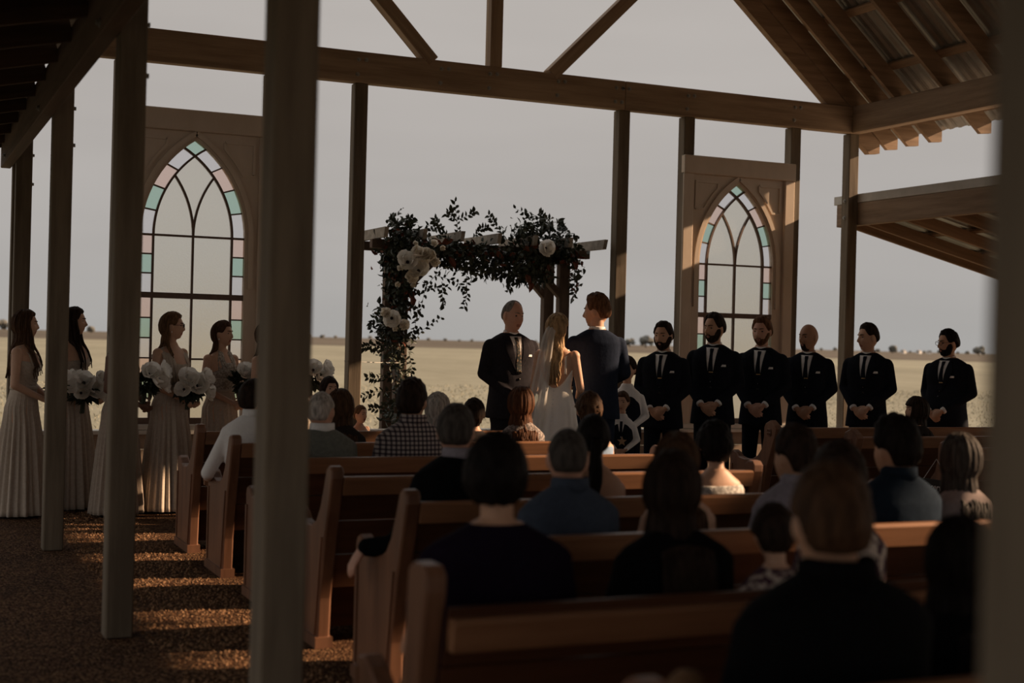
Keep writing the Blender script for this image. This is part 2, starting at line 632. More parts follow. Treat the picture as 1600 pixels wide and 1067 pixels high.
# right side
beam('eave_beam', (XR + PW / 2, -9.6, ZT + TT / 2), (XR + PW / 2, YF - .002, ZT + TT / 2), PW, TT, M['wood_x'], wr)
beam('aisle_beam', (XR + PW + 0.046, -9.6, ZS + 0.135), (XR + PW + 0.046, 14.05, ZS + 0.135), 0.09, 0.27, M['wood_x'], wr)
bbox('flashing', (XR + PW - 0.004, -9.6, ZS + 0.272), (XR + PW + 0.16, 14.1, ZS + 0.375), M['flash'], wr, 0.004)
for z in (3.33, 3.13):
    bolt(wr, (XR, YF + .03 + PW * .5, z), 'x')

# far wall: posts, tie beam, truss
FX = (1.94, 3.39, 4.303, 7.341, 8.177, 9.626)
post(wf, XL, YF + 0.03, ZT)
for x in FX:
    post(wf, x, YF + 0.03, ZT + 0.002)
tie1 = beam('tie_beam', (XL - .0, YF + 0.06, ZT + TT / 2), (7.392, YF + 0.06, ZT + TT / 2), 0.12, TT, M['wood_x'], wf)
tie2 = beam('tie_beam', (7.396, YF + 0.06, ZT + TT / 2), (XR + PW, YF + 0.06, ZT + TT / 2), 0.12, TT, M['wood_x'], wf)
for x in FX + (7.26, 5.2, 5.75, 6.55):
    for dx, dz in ((.02, .23), (.10, .235), (.01, .08)):
        bolt(wf, (x + dx, YF, ZT + dz))
RS = 0.85                                   # roof slope
XRIDGE = 5.84


def rz_bot(x):                              # underside of the main rafters
    return 4.49 + RS * ((10.08 - x) if x > XRIDGE else (x - (2 * XRIDGE - 10.08)))


beam('king_post', (5.835, YF + .07, ZT + TT), (5.835, YF + .07, rz_bot(XRIDGE) + .1), 0.14, 0.14, M['wood_x'], wf, up=(0, 1, 0))
beam('truss_brace', (6.50, YF + .07, 4.43), (8.19, YF + .07, 6.13), 0.14, 0.145, M['wood_x'], wf, up=(0, 1, 0))
beam('truss_brace', (5.13, YF + .07, 4.43), (3.47, YF + .07, 6.13), 0.14, 0.145, M['wood_x'], wf, up=(0, 1, 0))

# knee wall of horizontal planks with a white cap
for (a, b) in ((XL + .14, 4.30), (4.445, 7.335), (7.485, XR)):
    for k in range(4):
        bbox('plank', (a, YF + .06 + 0.004 * (k % 2), 0.005 + k * 0.142), (b, YF + .10, 0.005 + k * 0.142 + 0.137), M['siding'], wf, 0.004)
    bbox('sill_cap', (a - .0, YF - .01, 0.575), (b, YF + .17, 0.615), M['cap'], wf, 0.006)

# ---------------------------------------------------------------- main roof, run on unseen behind the camera to block sky light
ceil = tag(empty('ceiling'), 'brown rafters and corrugated metal sheets of the gabled chapel roof', 'ceiling', kind='structure')
RH = 0.21
UPR = 0.29


def main_rafter(y, side, th=0.05, extra=0.0, name='rafter'):
    tip = 11.12 if extra else 10.86
    xe = tip if side > 0 else 2 * XRIDGE - tip
    x0 = XRIDGE
    poly = [(x0, rz_bot(XRIDGE) + .001 + extra), (x0, rz_bot(XRIDGE) + RH * 1.31 + extra)]
    ze = 4.49 + RS * (10.08 - tip) + extra
    poly += [(xe + side * 0.05, ze + RH * 1.31 - RS * 0.05), (xe + side * .05, ze + 0.10), (xe - side * 0.10, ze + RS * 0.10)]
    if side < 0: poly = poly[::-1]
    c = (8.2 if side > 0 else 3.4, y, 5.9)
    mbb = MB()
    mbb.prism([(p[0] - c[0], p[1] - c[2]) for p in poly], 1, -th / 2, th / 2)
    return mbb.build(name, M['rafter'], ceil, loc=c)


ra = {}
YR = [13.66, 13.28, 12.88] + [12.08 - 0.80 * k for k in range(28)]
for side in (1, -1):
    main_rafter(13.69, side, 0.09, 0.0, 'gable_chord')
for y in YR:
    for side in (1, -1):
        if side not in ra:
            ra[side] = main_rafter(y, side, 0.05, UPR)
        else:
            copy_of(ra[side], ceil, (ra[side].location.x, y, ra[side].location.z))
# purlins lie on the rafters, sheets on the purlins
nx = Vector((RS, 0, 1)).normalized()
for side in (1, -1):
    for k in range(9):
        x = 11.02 - k * 0.62
        z = 4.49 + RS * (10.08 - x) + RH * 1.31 + UPR
        if side < 0: x = 2 * XRIDGE - x
        up = (RS * side, 0, 1)
        off = Vector(up).normalized() * 0.021
        beam('purlin', (x + off.x, -9.6, z + off.z), (x + off.x, 13.73, z + off.z), 0.1, 0.04, M['rafter'], ceil, up=up)
# corrugated sheets, each 0.9 m wide
def corr_sheet(side, y0, y1, xa, xb, zf, thick_n, name, parent, mat, pitch=0.152, n=None):
    n = n or int((y1 - y0) / pitch * 8)
    vs, fs = [], []
    up = Vector((-(zf(xb) - zf(xa)) / (xb - xa), 0, 1)).normalized()
    for i in range(n + 1):
        y = y0 + (y1 - y0) * i / n
        ph = ((y / pitch) % 1.0)
        h = 0.016 * max(0.0, min(1.0, 4 * (0.5 - abs(ph - 0.5)) - .5))
        for x in (xa, xb):
            for th in (0, 0.0015):
                p = Vector((x, y, zf(x))) + up * (thick_n + h + th)
                vs.append(p)
    for i in range(n):
        a, b = i * 4, i * 4 + 4
        fs += [(a, a + 2, b + 2, b), (a + 1, b + 1, b + 3, a + 3)]
        fs += [(a, b, b + 1, a + 1), (a + 2, a + 3, b + 3, b + 2)]
    return link(name, mesh_from(name, vs, fs), parent, mat)


for side in (1, -1):
    y = -9.6
    while y < 13.7:
        y2 = min(y + 0.912, 13.78)
        xa, xb = XRIDGE, (11.20 if side > 0 else 2 * XRIDGE - 11.20)
        zf = (lambda x: 4.49 + RS * (10.08 - x) + RH * 1.31 + UPR) if side > 0 else (lambda x: 4.49 + RS * (x - (2 * XRIDGE - 10.08)) + RH * 1.31 + UPR)
        corr_sheet(side, y, y2 + 0.03, xa, xb, zf, 0.045 + (0.003 if int(round((y + 9.6) / .912)) % 2 else 0), 'roof_sheet', ceil, M['metal'])
        y += 0.912
beam('ridge_beam', (XRIDGE, -9.6, rz_bot(XRIDGE) + .40), (XRIDGE, 13.7, rz_bot(XRIDGE) + .40), 0.05, 0.24, M['rafter'], ceil)

# ---------------------------------------------------------------- aisle roofs, with the same added length behind the camera
def aisle_roof(side):
    nm = 'ceiling_left' if side < 0 else 'ceiling_right'
    c = tag(empty(nm), 'dark sloping shed roof over the left aisle with close rafters' if side < 0 else
            'low shed roof over the right aisle with brown rafters', 'ceiling', kind='structure')
    sl = 0.225
    if side < 0:
        xi, xo, zi = XL - 0.092, -1.25, 3.235
    else:
        xi, xo, zi = XR + PW + 0.092, 13.6, 3.06
    zf = lambda x: zi - sl * abs(x - xi)
    h = 0.14
    proto = None
    k = 0
    y = 13.86 if side < 0 else 13.98
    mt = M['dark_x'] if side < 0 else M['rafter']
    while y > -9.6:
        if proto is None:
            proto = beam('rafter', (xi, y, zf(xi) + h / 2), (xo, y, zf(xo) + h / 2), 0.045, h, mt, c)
        else:
            copy_of(proto, c, (proto.location.x, y, proto.location.z))
        y -= 0.36 if (k == 0) else 0.71
        k += 1
    # purlins and metal sheets
    for q in range(4):
        t = 0.06 + q * 0.29
        x = xi + (xo - xi) * t
        beam('purlin', (x, -9.6, zf(x) + h + .02), (x, 13.95, zf(x) + h + .02), 0.09, 0.038, mt, c, up=(sl if side > 0 else -sl, 0, 1))
    y = -9.6
    while y < 13.9:
        y2 = min(y + 0.912, 14.02)
        if side < 0:
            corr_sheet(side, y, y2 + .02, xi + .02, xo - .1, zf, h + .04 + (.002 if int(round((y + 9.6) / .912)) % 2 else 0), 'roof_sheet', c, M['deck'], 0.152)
        else:
            corr_sheet(side, y, y2 + .02, xi - .02, xo + .1, zf, h + .04 + (.002 if int(round((y + 9.6) / .912)) % 2 else 0), 'roof_sheet', c, M['metal'], 0.152)
        y += 0.912
    # outer posts and outer beam
    xo2 = xo - side * 0.25
    for yy in YPOST:
        post(c, xo2 - PW / 2, yy, zf(xo2) - 0.2)
    beam('outer_beam', (xo2, -9.6, zf(xo2) - 0.1), (xo2, 13.9, zf(xo2) - 0.1), 0.1, 0.2, mt, c)
    return c


aisle_roof(-1)
aisle_roof(1)

# ================================================================ stained glass windows
def arc_pts(cx, r, a0, a1, n, zc=2.49):
    return [(cx + r * math.cos(math.radians(a0 + (a1 - a0) * i / n)), zc + r * math.sin(math.radians(a0 + (a1 - a0) * i / n))) for i in range(n + 1)]


def deg(c):
    return math.degrees(math.acos(c))


def make_window(name, cx, label):
    root = tag(empty(name, (cx, 0, 0)), label, 'window', kind='structure')
    yg = YF + 0.10                       # glass plane
    CX, R1, R0 = 0.615, 1.115, 0.995
    a_apex = deg(-0.615 / 1.115)

    def pane(poly, mat):
        # keep the outline in order and extrude it by 6 mm
        mbb = MB()
        mbb.prism(poly, 1, yg - .003, yg + .003)
        return mbb.build('pane', mat, root)

    def muntin(pts, w=0.02, d=0.036, y=None):
        y = yg if y is None else y
        vs, fs = [], []
        m = len(pts)
        for i in range(m):
            a = Vector(pts[max(i - 1, 0)])
            b = Vector(pts[min(i + 1, m - 1)])
            t = (b - a).normalized()
            nn = Vector((-t.y, t.x)) * (w / 2)
            p = Vector(pts[i])
            for q, yy in ((p + nn, y - d / 2), (p - nn, y - d / 2), (p - nn, y + d / 2), (p + nn, y + d / 2)):
                vs.append((q.x, yy, q.y))
        for i in range(m - 1):
            for k in range(4):
                k2 = (k + 1) % 4
                fs.append((i * 4 + k, i * 4 + k2, i * 4 + 4 + k2, i * 4 + 4 + k))
        fs += [(3, 2, 1, 0), tuple((m - 1) * 4 + k for k in range(4))]
        return MB().add(vs, fs).build('muntin', M['muntin'], root)

    seq = [M['g_lilac'], M['g_teal'], M['g_pink'], M['g_lilac']]
    # boundary angles on the left arc, spring (180) up to the corner of the apex pane
    a_corner_out = math.degrees(math.atan2(0.853, -0.103 - 0.615))
    a_corner_in = deg(-0.615 / 0.995)
    fr = [0, .26, .51, .76, 1.0]
    for s in (-1, 1):
        for i in range(4):
            o0 = 180 + (a_corner_out - 180) * fr[i]
            o1 = 180 + (a_corner_out - 180) * fr[i + 1]
            i0 = 180 + (a_corner_in - 180) * fr[i]
            i1 = 180 + (a_corner_in - 180) * fr[i + 1]
            poly = arc_pts(CX, R1, o0, o1, 4) + arc_pts(CX, R0, i1, i0, 4)
            if s > 0: poly = [(-x, z) for x, z in poly][::-1]
            pane(poly, seq[i])
            if i < 3:
                e0 = arc_pts(CX, R1, o1, o1, 1)[0]
                e1 = arc_pts(CX, R0, i1, i1, 1)[0]
                muntin([(-s * e0[0], e0[1]), (-s * e1[0], e1[1])] if s > 0 else [e0, e1], 0.014, 0.03)
    # apex pane
    ap = [(0, 2.49 + .782)] + [(-.103, 3.343)] + arc_pts(CX, R1, a_corner_out, a_apex, 3)[1:] + [(-x, z) for x, z in arc_pts(CX, R1, a_corner_out, a_apex, 3)[:-1]][::-1]
    pane(ap, M['g_teal'])
    # inner lancets and kite
    z_l = 0.585
    aL = math.degrees(math.atan2(z_l, -.19 - CX))
    left = arc_pts(CX, R0, 180, aL, 8) + arc_pts(-0.995, 0.995, 36, 0, 8)[1:]
    pane(left, M['g_clear'])
    pane([(-x, z) for x, z in left][::-1], M['g_clear'])
    kite = arc_pts(-0.995, 0.995, 0, 36, 8) + arc_pts(CX, R0, aL, a_corner_in, 5)[1:]
    kite = kite + [(-x, z) for x, z in kite[1:-1]][::-1]
    pane(kite, M['g_clear'])
    # tracery bars
    inner_ext = arc_pts(CX, R0, 180, math.degrees(math.atan2(.853, .103 - .615)), 18)
    muntin(inner_ext, 0.02, 0.04, yg - .001)
    muntin([(-x, z) for x, z in inner_ext], 0.02, 0.042, yg + .001)
    tr = arc_pts(-0.995, 0.995, 0, 36, 10)
    muntin(tr, 0.02, 0.038)
    muntin([(-x, z) for x, z in tr], 0.02, 0.037)
    muntin([(-.5, 2.49), (.5, 2.49)], 0.02, 0.034)
    # rectangular panes under the spring line
    cyc = [M['g_pink'], M['g_teal'], M['g_lilac']]
    cols = {-1: (-.5, -.38), 1: (.38, .5)}
    up_z = [2.49, 2.305, 2.12, 1.935]
    lo_z = [1.885 - k * (1.885 - .725) / 6 for k in range(7)]
    for s in (-1, 1):
        x0, x1 = cols[s]
        for k in range(3):
            pane([(x0, up_z[k + 1]), (x1, up_z[k + 1]), (x1, up_z[k]), (x0, up_z[k])], cyc[k])
            if k: muntin([(x0, up_z[k]), (x1, up_z[k])], .014, .03)
        for k in range(6):
            pane([(x0, lo_z[k + 1]), (x1, lo_z[k + 1]), (x1, lo_z[k]), (x0, lo_z[k])], cyc[k % 3])
            if k: muntin([(x0, lo_z[k]), (x1, lo_z[k])], .014, .03)
        xs = (-.38, 0) if s < 0 else (0, .38)
        pane([(xs[0], 1.935), (xs[1], 1.935), (xs[1], 2.49), (xs[0], 2.49)], M['g_clear'])
        pane([(xs[0], 1.3), (xs[1], 1.3), (xs[1], 1.885), (xs[0], 1.885)], M['g_clear'])
        pane([(xs[0], .725), (xs[1], .725), (xs[1], 1.3), (xs[0], 1.3)], M['g_clear'])
        muntin([(s * .38, .725), (s * .38, 2.49)], .02, .035)
    muntin([(0, .725), (0, 2.49)], .02, .033)
    muntin([(-.38, 1.3), (.38, 1.3)], .018, .031)
    muntin([(-.5, 1.91), (.5, 1.91)], .055, .05)
    muntin([(-.5, .70), (.5, .70)], .06, .05)
    # surround panel with the pointed opening
    inner = [(-.5, .62)] + [(-.5, .62 + (2.49 - .62) * k / 6) for k in range(1, 7)] + arc_pts(CX, R1, 180, a_apex, 14)[1:]
    outer = [(-.70, .62)] + [(-.70, .62 + (2.49 - .62) * k / 6) for k in range(1, 7)]
    m = 14
    for k in range(1, m + 1):
        if k <= 9:
            outer.append((-.70, 2.49 + (3.50 - 2.49) * k / 9))
        else:
            outer.append((-.70 + .70 * (k - 9) / (m - 9), 3.50))
    for s in (-1, 1):
        vs, fs = [], []
        n = len(inner)
        for (p, q) in zip(inner, outer):
            for (x, z), yy in ((p, yg - .045), (q, yg - .045), (q, yg + .03), (p, yg + .03)):
                vs.append((-s * x, yy, z))
        for i in range(n - 1):
            for k in range(4):
                k2 = (k + 1) % 4
                f = (i * 4 + k, i * 4 + k2, i * 4 + 4 + k2, i * 4 + 4 + k)
                fs.append(f if s < 0 else f[::-1])
        MB().add(vs, fs).build('surround_panel', M['panel'], root)
        # stile board and arch moulding
        xs = sorted((s * .62, s * .752))
        bbox('stile', (xs[0], yg - .085, .62), (xs[1], yg - .03, 3.50), M['panel'], root, .008)
        arc = [(-s * x, z) for x, z in arc_pts(CX, R1 + .055, 180, deg(-0.615 / (1.115 + .055)), 16)]
        o = muntin([(arc[0][0], 2.0)] + arc, .05, .03, yg - .055)
        o.name = 'arch_moulding'
        o.data.materials.clear()
        o.data.materials.append(M['panel'])
        # spandrel trim: raised three sided frame
        corner = (-s * -.57, 3.42)
        arcs = [(-s * x, z) for x, z in arc_pts(CX, R1 + .13, 150, 122, 6)]
        arcs = [p for p in arcs if abs(p[0]) < .57 and p[1] < 3.42]
        if len(arcs) > 1:
            o = muntin([(s * .57, arcs[0][1])] + [(s * .57, 3.42)] + [(arcs[-1][0], 3.42)], .03, .02, yg - .05)
            o.name = 'spandrel_trim'
            o.data.materials.clear(); o.data.materials.append(M['panel'])
            o = muntin([(s * .57, arcs[0][1])] + arcs + [(arcs[-1][0], 3.42)], .025, .02, yg - .05)
            o.name = 'spandrel_trim'
            o.data.materials.clear(); o.data.materials.append(M['panel'])
    bbox('header_board', (-.755, yg - .10, 3.50), (.755, yg - .02, 3.705), M['panel'], root, .008)
    bbox('sill', (-.74, yg - .10, .617), (.74, yg + .02, .67), M['cap'], root, .008)
    return root


make_window('window_1', 2.72, 'pointed stained glass window in a painted surround behind the bridesmaids')
make_window('window_2', 8.93, 'pointed stained glass window in a painted surround behind the groomsmen')

# low platform that the couple stand on
pf = tag(empty('altar_platform'), 'low wooden platform under the couple and the officiant', 'platform')
for k in range(9):
    y = 10.15 + k * .335
    bbox('deck_board', (4.62, y, .085), (6.10, y + .328, .12), M['siding'], pf, .004)
for x in (4.66, 5.36, 6.06):
    bbox('joist', (x - .03, 10.18, .0), (x + .03, 13.12, .085), M['dark_x'], pf, .003)
# ================================================================ pews
def pew_end_profile(kind):
    if kind == 'plain':
        p = [(0.0, 0.0), (-0.02, 0.25), (-0.09, 0.55), (-0.185, 0.86), (-0.185, 0.895), (-0.165, 0.918), (-0.125, 0.92), (-0.095, 0.9),
             (-0.05, 0.80), (0.0, 0.70), (0.06, 0.635), (0.14, 0.60), (0.26, 0.592), (0.34, 0.605), (0.39, 0.64), (0.43, 0.655), (0.465, 0.64),
             (0.48, 0.60), (0.47, 0.5), (0.455, 0.3), (0.46, 0.0)]
    elif kind == 'gabled':
        p = [(0.0, 0.0), (-0.02, 0.25), (-0.09, 0.55), (-0.19, 0.80), (-0.215, 0.875), (-0.19, 0.905), (-0.12, 0.945), (-0.05, 0.915), (-0.03, 0.88),
             (-0.03, 0.80), (0.0, 0.70), (0.06, 0.635), (0.14, 0.60), (0.26, 0.592), (0.34, 0.605), (0.39, 0.64), (0.43, 0.655), (0.465, 0.64),
             (0.48, 0.60), (0.47, 0.5), (0.455, 0.3), (0.46, 0.0)]
    else:                                   # tall curved end of the nearest pew
        p = [(0.0, 0.0), (-0.02, 0.25), (-0.07, 0.55), (-0.13, 0.86), (-0.13, 0.905), (-0.10, 0.93), (-0.02, 0.93), (0.01, 0.91),
             (0.02, 0.82), (0.025, 0.70), (0.05, 0.60), (0.10, 0.53), (0.17, 0.50), (0.26, 0.51), (0.33, 0.555), (0.39, 0.58), (0.44, 0.57),
             (0.47, 0.53), (0.47, 0.4), (0.455, 0.2), (0.46, 0.0)]
    return p


def offset_poly(poly, d):
    c = [sum(p[i] for p in poly) / len(poly) for i in (0, 1)]
    out = []
    n = len(poly)
    for i in range(n):
        a = Vector(poly[i - 1])
        b = Vector(poly[(i + 1) % n])
        t = (b - a).normalized()
        nn = Vector((t.y, -t.x))
        out.append((poly[i][0] - nn.x * d, poly[i][1] - nn.y * d))
    return out


def bevel_prism(poly, x0, x1, bev, name, mat, parent):
    """profile in (y, z) extruded along x with chamfered rims"""
    area = sum(poly[i - 1][0] * poly[i][1] - poly[i][0] * poly[i - 1][1] for i in range(len(poly)))
    if area < 0: poly = poly[::-1]
    ins = offset_poly(poly, bev)
    n = len(poly)
    rings = [[(x0, *p) for p in ins], [(x0 + bev, *p) for p in poly], [(x1 - bev, *p) for p in poly], [(x1, *p) for p in ins]]
    vs = [v for r in rings for v in r]
    fs = [tuple(range(n - 1, -1, -1)), tuple(3 * n + i for i in range(n))]
    for r in range(3):
        for i in range(n):
            j = (i + 1) % n
            fs.append((r * n + i, r * n + j, (r + 1) * n + j, (r + 1) * n + i))
    return MB().add(vs, fs).build(name, mat, parent)


def make_pew(x0, x1, yb, kind, label, rail=0.868):
    r = tag(empty('pew', (x0, yb, 0)), label, 'pew', 'wooden pews in the chapel')
    L = x1 - x0
    prof = pew_end_profile(kind)
    for a in (0.0, L - 0.065):
        e = bevel_prism(prof, a, a + 0.065, 0.008, 'end_panel', M['pew_end'], r)
        if kind == 'gabled':
            xx = a - 0.006 if a == 0 else a + 0.065
            # raised border and carved quatrefoil on the outer face
            ins = offset_poly(prof if True else prof, 0)
            mbb = MB()
            for k in range(4):
                t = PI / 4 + k * PI / 2
                c = (-0.115 + 0.014 * math.cos(t), 0.84 + 0.018 * math.sin(t))
                pts = [(xx + .002, c[0] + 0.017 * math.cos(q * PI / 6), c[1] + 0.017 * math.sin(q * PI / 6)) for q in range(13)]
                mbb.tube(pts, 0.005, 6)
            mbb.build('carving', M['pew_end'], e)
        # recessed look: two raised stiles on the outer face
        xx = (a - 0.008, a + 0.001) if a == 0 else (a + 0.064, a + 0.073)
        for (q0, q1) in (((0.0, 0.06), (-0.08, 0.56)), ((0.41, 0.06), (0.41, 0.54))):
            w = 0.028
            MB().prism([(q0[0] + .02, q0[1]), (q0[0] + .02 + w, q0[1]), (q1[0] + .02 + w, q1[1]), (q1[0] + .02, q1[1])], 0, xx[0], xx[1]).build('stile', M['pew_end'], e)
        MB().box((a - .012, -.02, 0.0), (a + .077, .48, 0.055)).build('foot_block', M['pew_end'], e)
    g = 0.066
    # back: three leaning boards and the top rail
    back = []
    for k in range(3):
        z0, z1 = 0.30 + k * 0.175, 0.30 + (k + 1) * 0.175 - 0.006
        ya = lambda z: 0.01 - 0.175 * ((z - .25) / .6)
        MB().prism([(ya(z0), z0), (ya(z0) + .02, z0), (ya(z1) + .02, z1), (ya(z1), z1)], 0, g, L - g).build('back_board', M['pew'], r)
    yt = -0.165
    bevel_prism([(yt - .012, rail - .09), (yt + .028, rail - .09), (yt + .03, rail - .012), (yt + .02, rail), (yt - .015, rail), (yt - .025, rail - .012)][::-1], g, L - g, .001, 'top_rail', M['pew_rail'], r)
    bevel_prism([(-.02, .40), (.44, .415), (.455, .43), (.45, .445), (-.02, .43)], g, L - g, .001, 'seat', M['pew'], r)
    MB().box((g, .30, .04), (L - g, .32, .40)).build('seat_apron', M['pew'], r)
    return r


PROWS = dict(A=9.96, B=8.89, C=7.82, D=6.75, E=5.68, F=4.61)
ordn = dict(A='front', B='second', C='third', D='fourth', E='fifth', F='sixth')
for k, yb in PROWS.items():
    make_pew(2.0, 4.5, yb, 'plain', f'stained wooden pew, {ordn[k]} row left of the centre aisle')
make_pew(1.36, 4.1, 3.70, 'tall', 'blurred wooden pew with tall curved end nearest the front left post', 0.79)
make_pew(1.30, 4.0, 2.45, 'plain', 'dark wooden pew closest to the camera at the bottom of the photo')
for k in 'ABC':
    make_pew(6.8, 9.5, PROWS[k], 'gabled', f'wooden pew with pointed carved end, {ordn[k]} row right of the centre aisle', 0.885)

# reserved sign hanging on the third right hand pew end
M['slate'] = pm('black_sign_board', (0.03, 0.026, 0.022), None, rough=0.8)
M['chalk'] = pm('white_paint', (0.75, 0.72, 0.68), None, rough=0.8)
sg = tag(empty('reserved_sign', (6.772, 7.76, 0.60)), 'small dark hanging sign with white handwritten lettering on the right pew end', 'sign')
bbox('board', (-.006, -.15, -.055), (.006, .15, .055), M['slate'], sg, .003)
MB().tube([(-.004, .13, .05), (-.004, .0, .20), (-.004, -.13, .05)], .0025, 6).build('hanging_wire', M['rope'], sg)
tcv = bpy.data.curves.new('lettering', 'FONT')
tcv.body = 'Reserved'
tcv.size = 0.068
tcv.shear = 0.25
tcv.extrude = 0.001
tcv.align_x = 'CENTER'
tcv.align_y = 'CENTER'
to = bpy.data.objects.new('lettering_tmp', tcv)
COL.objects.link(to)
bpy.context.view_layer.update()
tme = bpy.data.meshes.new_from_object(to.evaluated_get(bpy.context.evaluated_depsgraph_get()))
bpy.data.objects.remove(to)
tme.materials.clear()
tme.materials.append(M['chalk'])
lt = link('lettering', tme, sg)
lt.matrix_basis = Matrix.Translation((-.0085, 0, 0)) @ Matrix(((0, 0, -1, 0), (-1, 0, 0, 0), (0, 1, 0, 0), (0, 0, 0, 1)))


# ================================================================ wedding arch and flowers
def px(x, y, Y):
    """world point on the plane Y for a photo pixel"""
    a, b = x - 800, y - 533.5
    c, s = math.cos(ROLL), math.sin(ROLL)
    u, v = (a * c + b * s) / 2190.5, (-a * s + b * c) / 2190.5
    k, sn = math.cos(YAW), math.sin(YAW)
    d = Vector((k * u + sn, -sn * u + k, -v))
    return Vector((0, 0, EYE)) + d * (Y / d.y)


AY0, AY1 = 14.0, 14.40
arch = tag(empty('wedding_arch', (5.95, 14.2, -.012)), 'weathered wooden pergola arch behind the couple', 'arch')
AX, AYc = 5.95, 14.2


def ab(name, lo, hi, mat=None):
    o = bbox(name, (lo[0] - AX, lo[1] - AYc, lo[2] + .012), (hi[0] - AX, hi[1] - AYc, hi[2] + .012), mat or M['arch'], arch, .006)
    return o


for x in (4.935, 6.84):
    for y in (AY0, AY1):
        ab('leg', (x, y, -.012), (x + .125, y + .10, 2.5))
for y in (AY0 - .005, AY1 + .02):
    ab('cross_beam', (4.64, y, 2.495), (7.205, y + .085, 2.59))
for k in range(7):
    x = 4.70 + k * .425
    mbb = MB()
    mbb.prism([(-.46, -.05), (.46, -.05), (.50, .055), (-.50, .055)], 0, -.022, .022)
    o = mbb.build('arch_rafter', M['arch_top'], arch, loc=(x - AX, 0, 2.645 + .012))
for y in (AY0 + .05, AY1 + .05):
    for s, xl in ((1, 5.06), (-1, 6.84)):
        beam('brace', (xl - AX - s * .03, y - AYc, 2.08), (xl - AX + s * .44, y - AYc, 2.55), .07, .085, M['arch'], arch, up=(0, 1, 0))

M['leaf'] = pm('dark_green_leaf', (0.014, 0.020, 0.012), (0.05, 0.06, 0.034), 9, 0.5, rand=False, spec=0.4)
M['rust'] = pm('rust_brown_leaf', (0.11, 0.028, 0.014), (0.17, 0.05, 0.022), 9, 0.5, rand=False)
M['stem'] = pm('brown_twig', (0.05, 0.035, 0.022), None, rough=0.8)
def thin(name, c, tr, mix):
    """thin petal or leaf: diffuse plus light shining through"""
    m = bpy.data.materials.new(name)
    m.use_nodes = True
    t = m.node_tree
    b = t.nodes['Principled BSDF']
    b.inputs['Base Color'].default_value = (*c, 1)
    b.inputs['Roughness'].default_value = .6
    b.inputs['Specular IOR Level'].default_value = .2
    tl = t.nodes.new('ShaderNodeBsdfTranslucent')
    tl.inputs[0].default_value = (*tr, 1)
    mx = t.nodes.new('ShaderNodeMixShader')
    mx.inputs[0].default_value = mix
    t.links.new(b.outputs[0], mx.inputs[1])
    t.links.new(tl.outputs[0], mx.inputs[2])
    t.links.new(mx.outputs[0], t.nodes['Material Output'].inputs[0])
    return m


M['petal'] = thin('cream_white_petal', (0.86, 0.80, 0.70), (0.9, 0.84, 0.74), .4)
M['petal_w'] = thin('white_petal', (0.88, 0.85, 0.80), (0.9, 0.87, 0.82), .4)
M['centre'] = pm('dark_flower_centre', (0.035, 0.02, 0.025), None, rough=0.7)
M['centre_y'] = pm('cream_flower_centre', (0.45, 0.36, 0.22), None, rough=0.7)


def leaf_geo(mb, p, d, up, L, w, mi=0):
    d = d.normalized()
    s = d.cross(up)
    if s.length < 1e-4: s = d.orthogonal()
    s.normalize()
    n = s.cross(d)
    a = p
    m = p + d * L * .5
    vs = [a, p + d * L * .3 + s * w * .5 + n * w * .18, p + d * L * .7 + s * w * .36 + n * w * .12, p + d * L - n * w * .25,
          p + d * L * .7 - s * w * .36 + n * w * .12, p + d * L * .3 - s * w * .5 + n * w * .18, p + d * L * .3, p + d * L * .7]
    mb.add(vs, [(0, 6, 1), (1, 6, 7, 2), (2, 7, 3), (0, 5, 6), (5, 4, 7, 6), (4, 3, 7)], mi)


def rvec(r):
    return Vector((r.uniform(-1, 1), r.uniform(-1, 1), r.uniform(-1, 1)))


def petal_mesh(name, L, w, cup, mat):
    vs, fs = [], []
    nu, nv = 5, 6
    for j in range(nv + 1):
        t = j / nv
        hw = w * (0.22 + 0.78 * math.sin(PI * min(1, t * 0.62 + 0.08))) * (1 if t < .8 else math.sqrt(max(0.0, 1 - ((t - .8) / .21) ** 2)))
        for i in range(nu + 1):
            s = i / nu * 2 - 1
            z = cup * (t ** 2) * L + 0.35 * hw * s * s + 0.06 * L * math.sin(s * 4 + t * 3) * t
            vs.append((s * hw, t * L, z))
    for j in range(nv):
        for i in range(nu):
            a = j * (nu + 1) + i
            fs.append((a, a + 1, a + nu + 2, a + nu + 1))
    me = mesh_from(name, vs, fs, True)
    me.materials.append(mat)
    return me


PET = {
    'anemone': petal_mesh('petal', 1.05, 0.52, 0.42, M['petal_w']),
    'rose': petal_mesh('petal', 1.0, 0.55, 0.75, M['petal']),
}


def disc_mesh(name, mat, h=.25):
    mbb = MB()
    mbb.tube([(0, 0, -.3), (0, 0, .0), (0, 0, h * .6), (0, 0, h)], [.06, .15, .14, .05], 10)
    me = mesh_from(name, mbb.v, mbb.f, True)
    me.materials.append(mat)
    return me


DISC = {'anemone': disc_mesh('flower', M['centre']), 'rose': disc_mesh('flower', M['centre_y'], .45)}


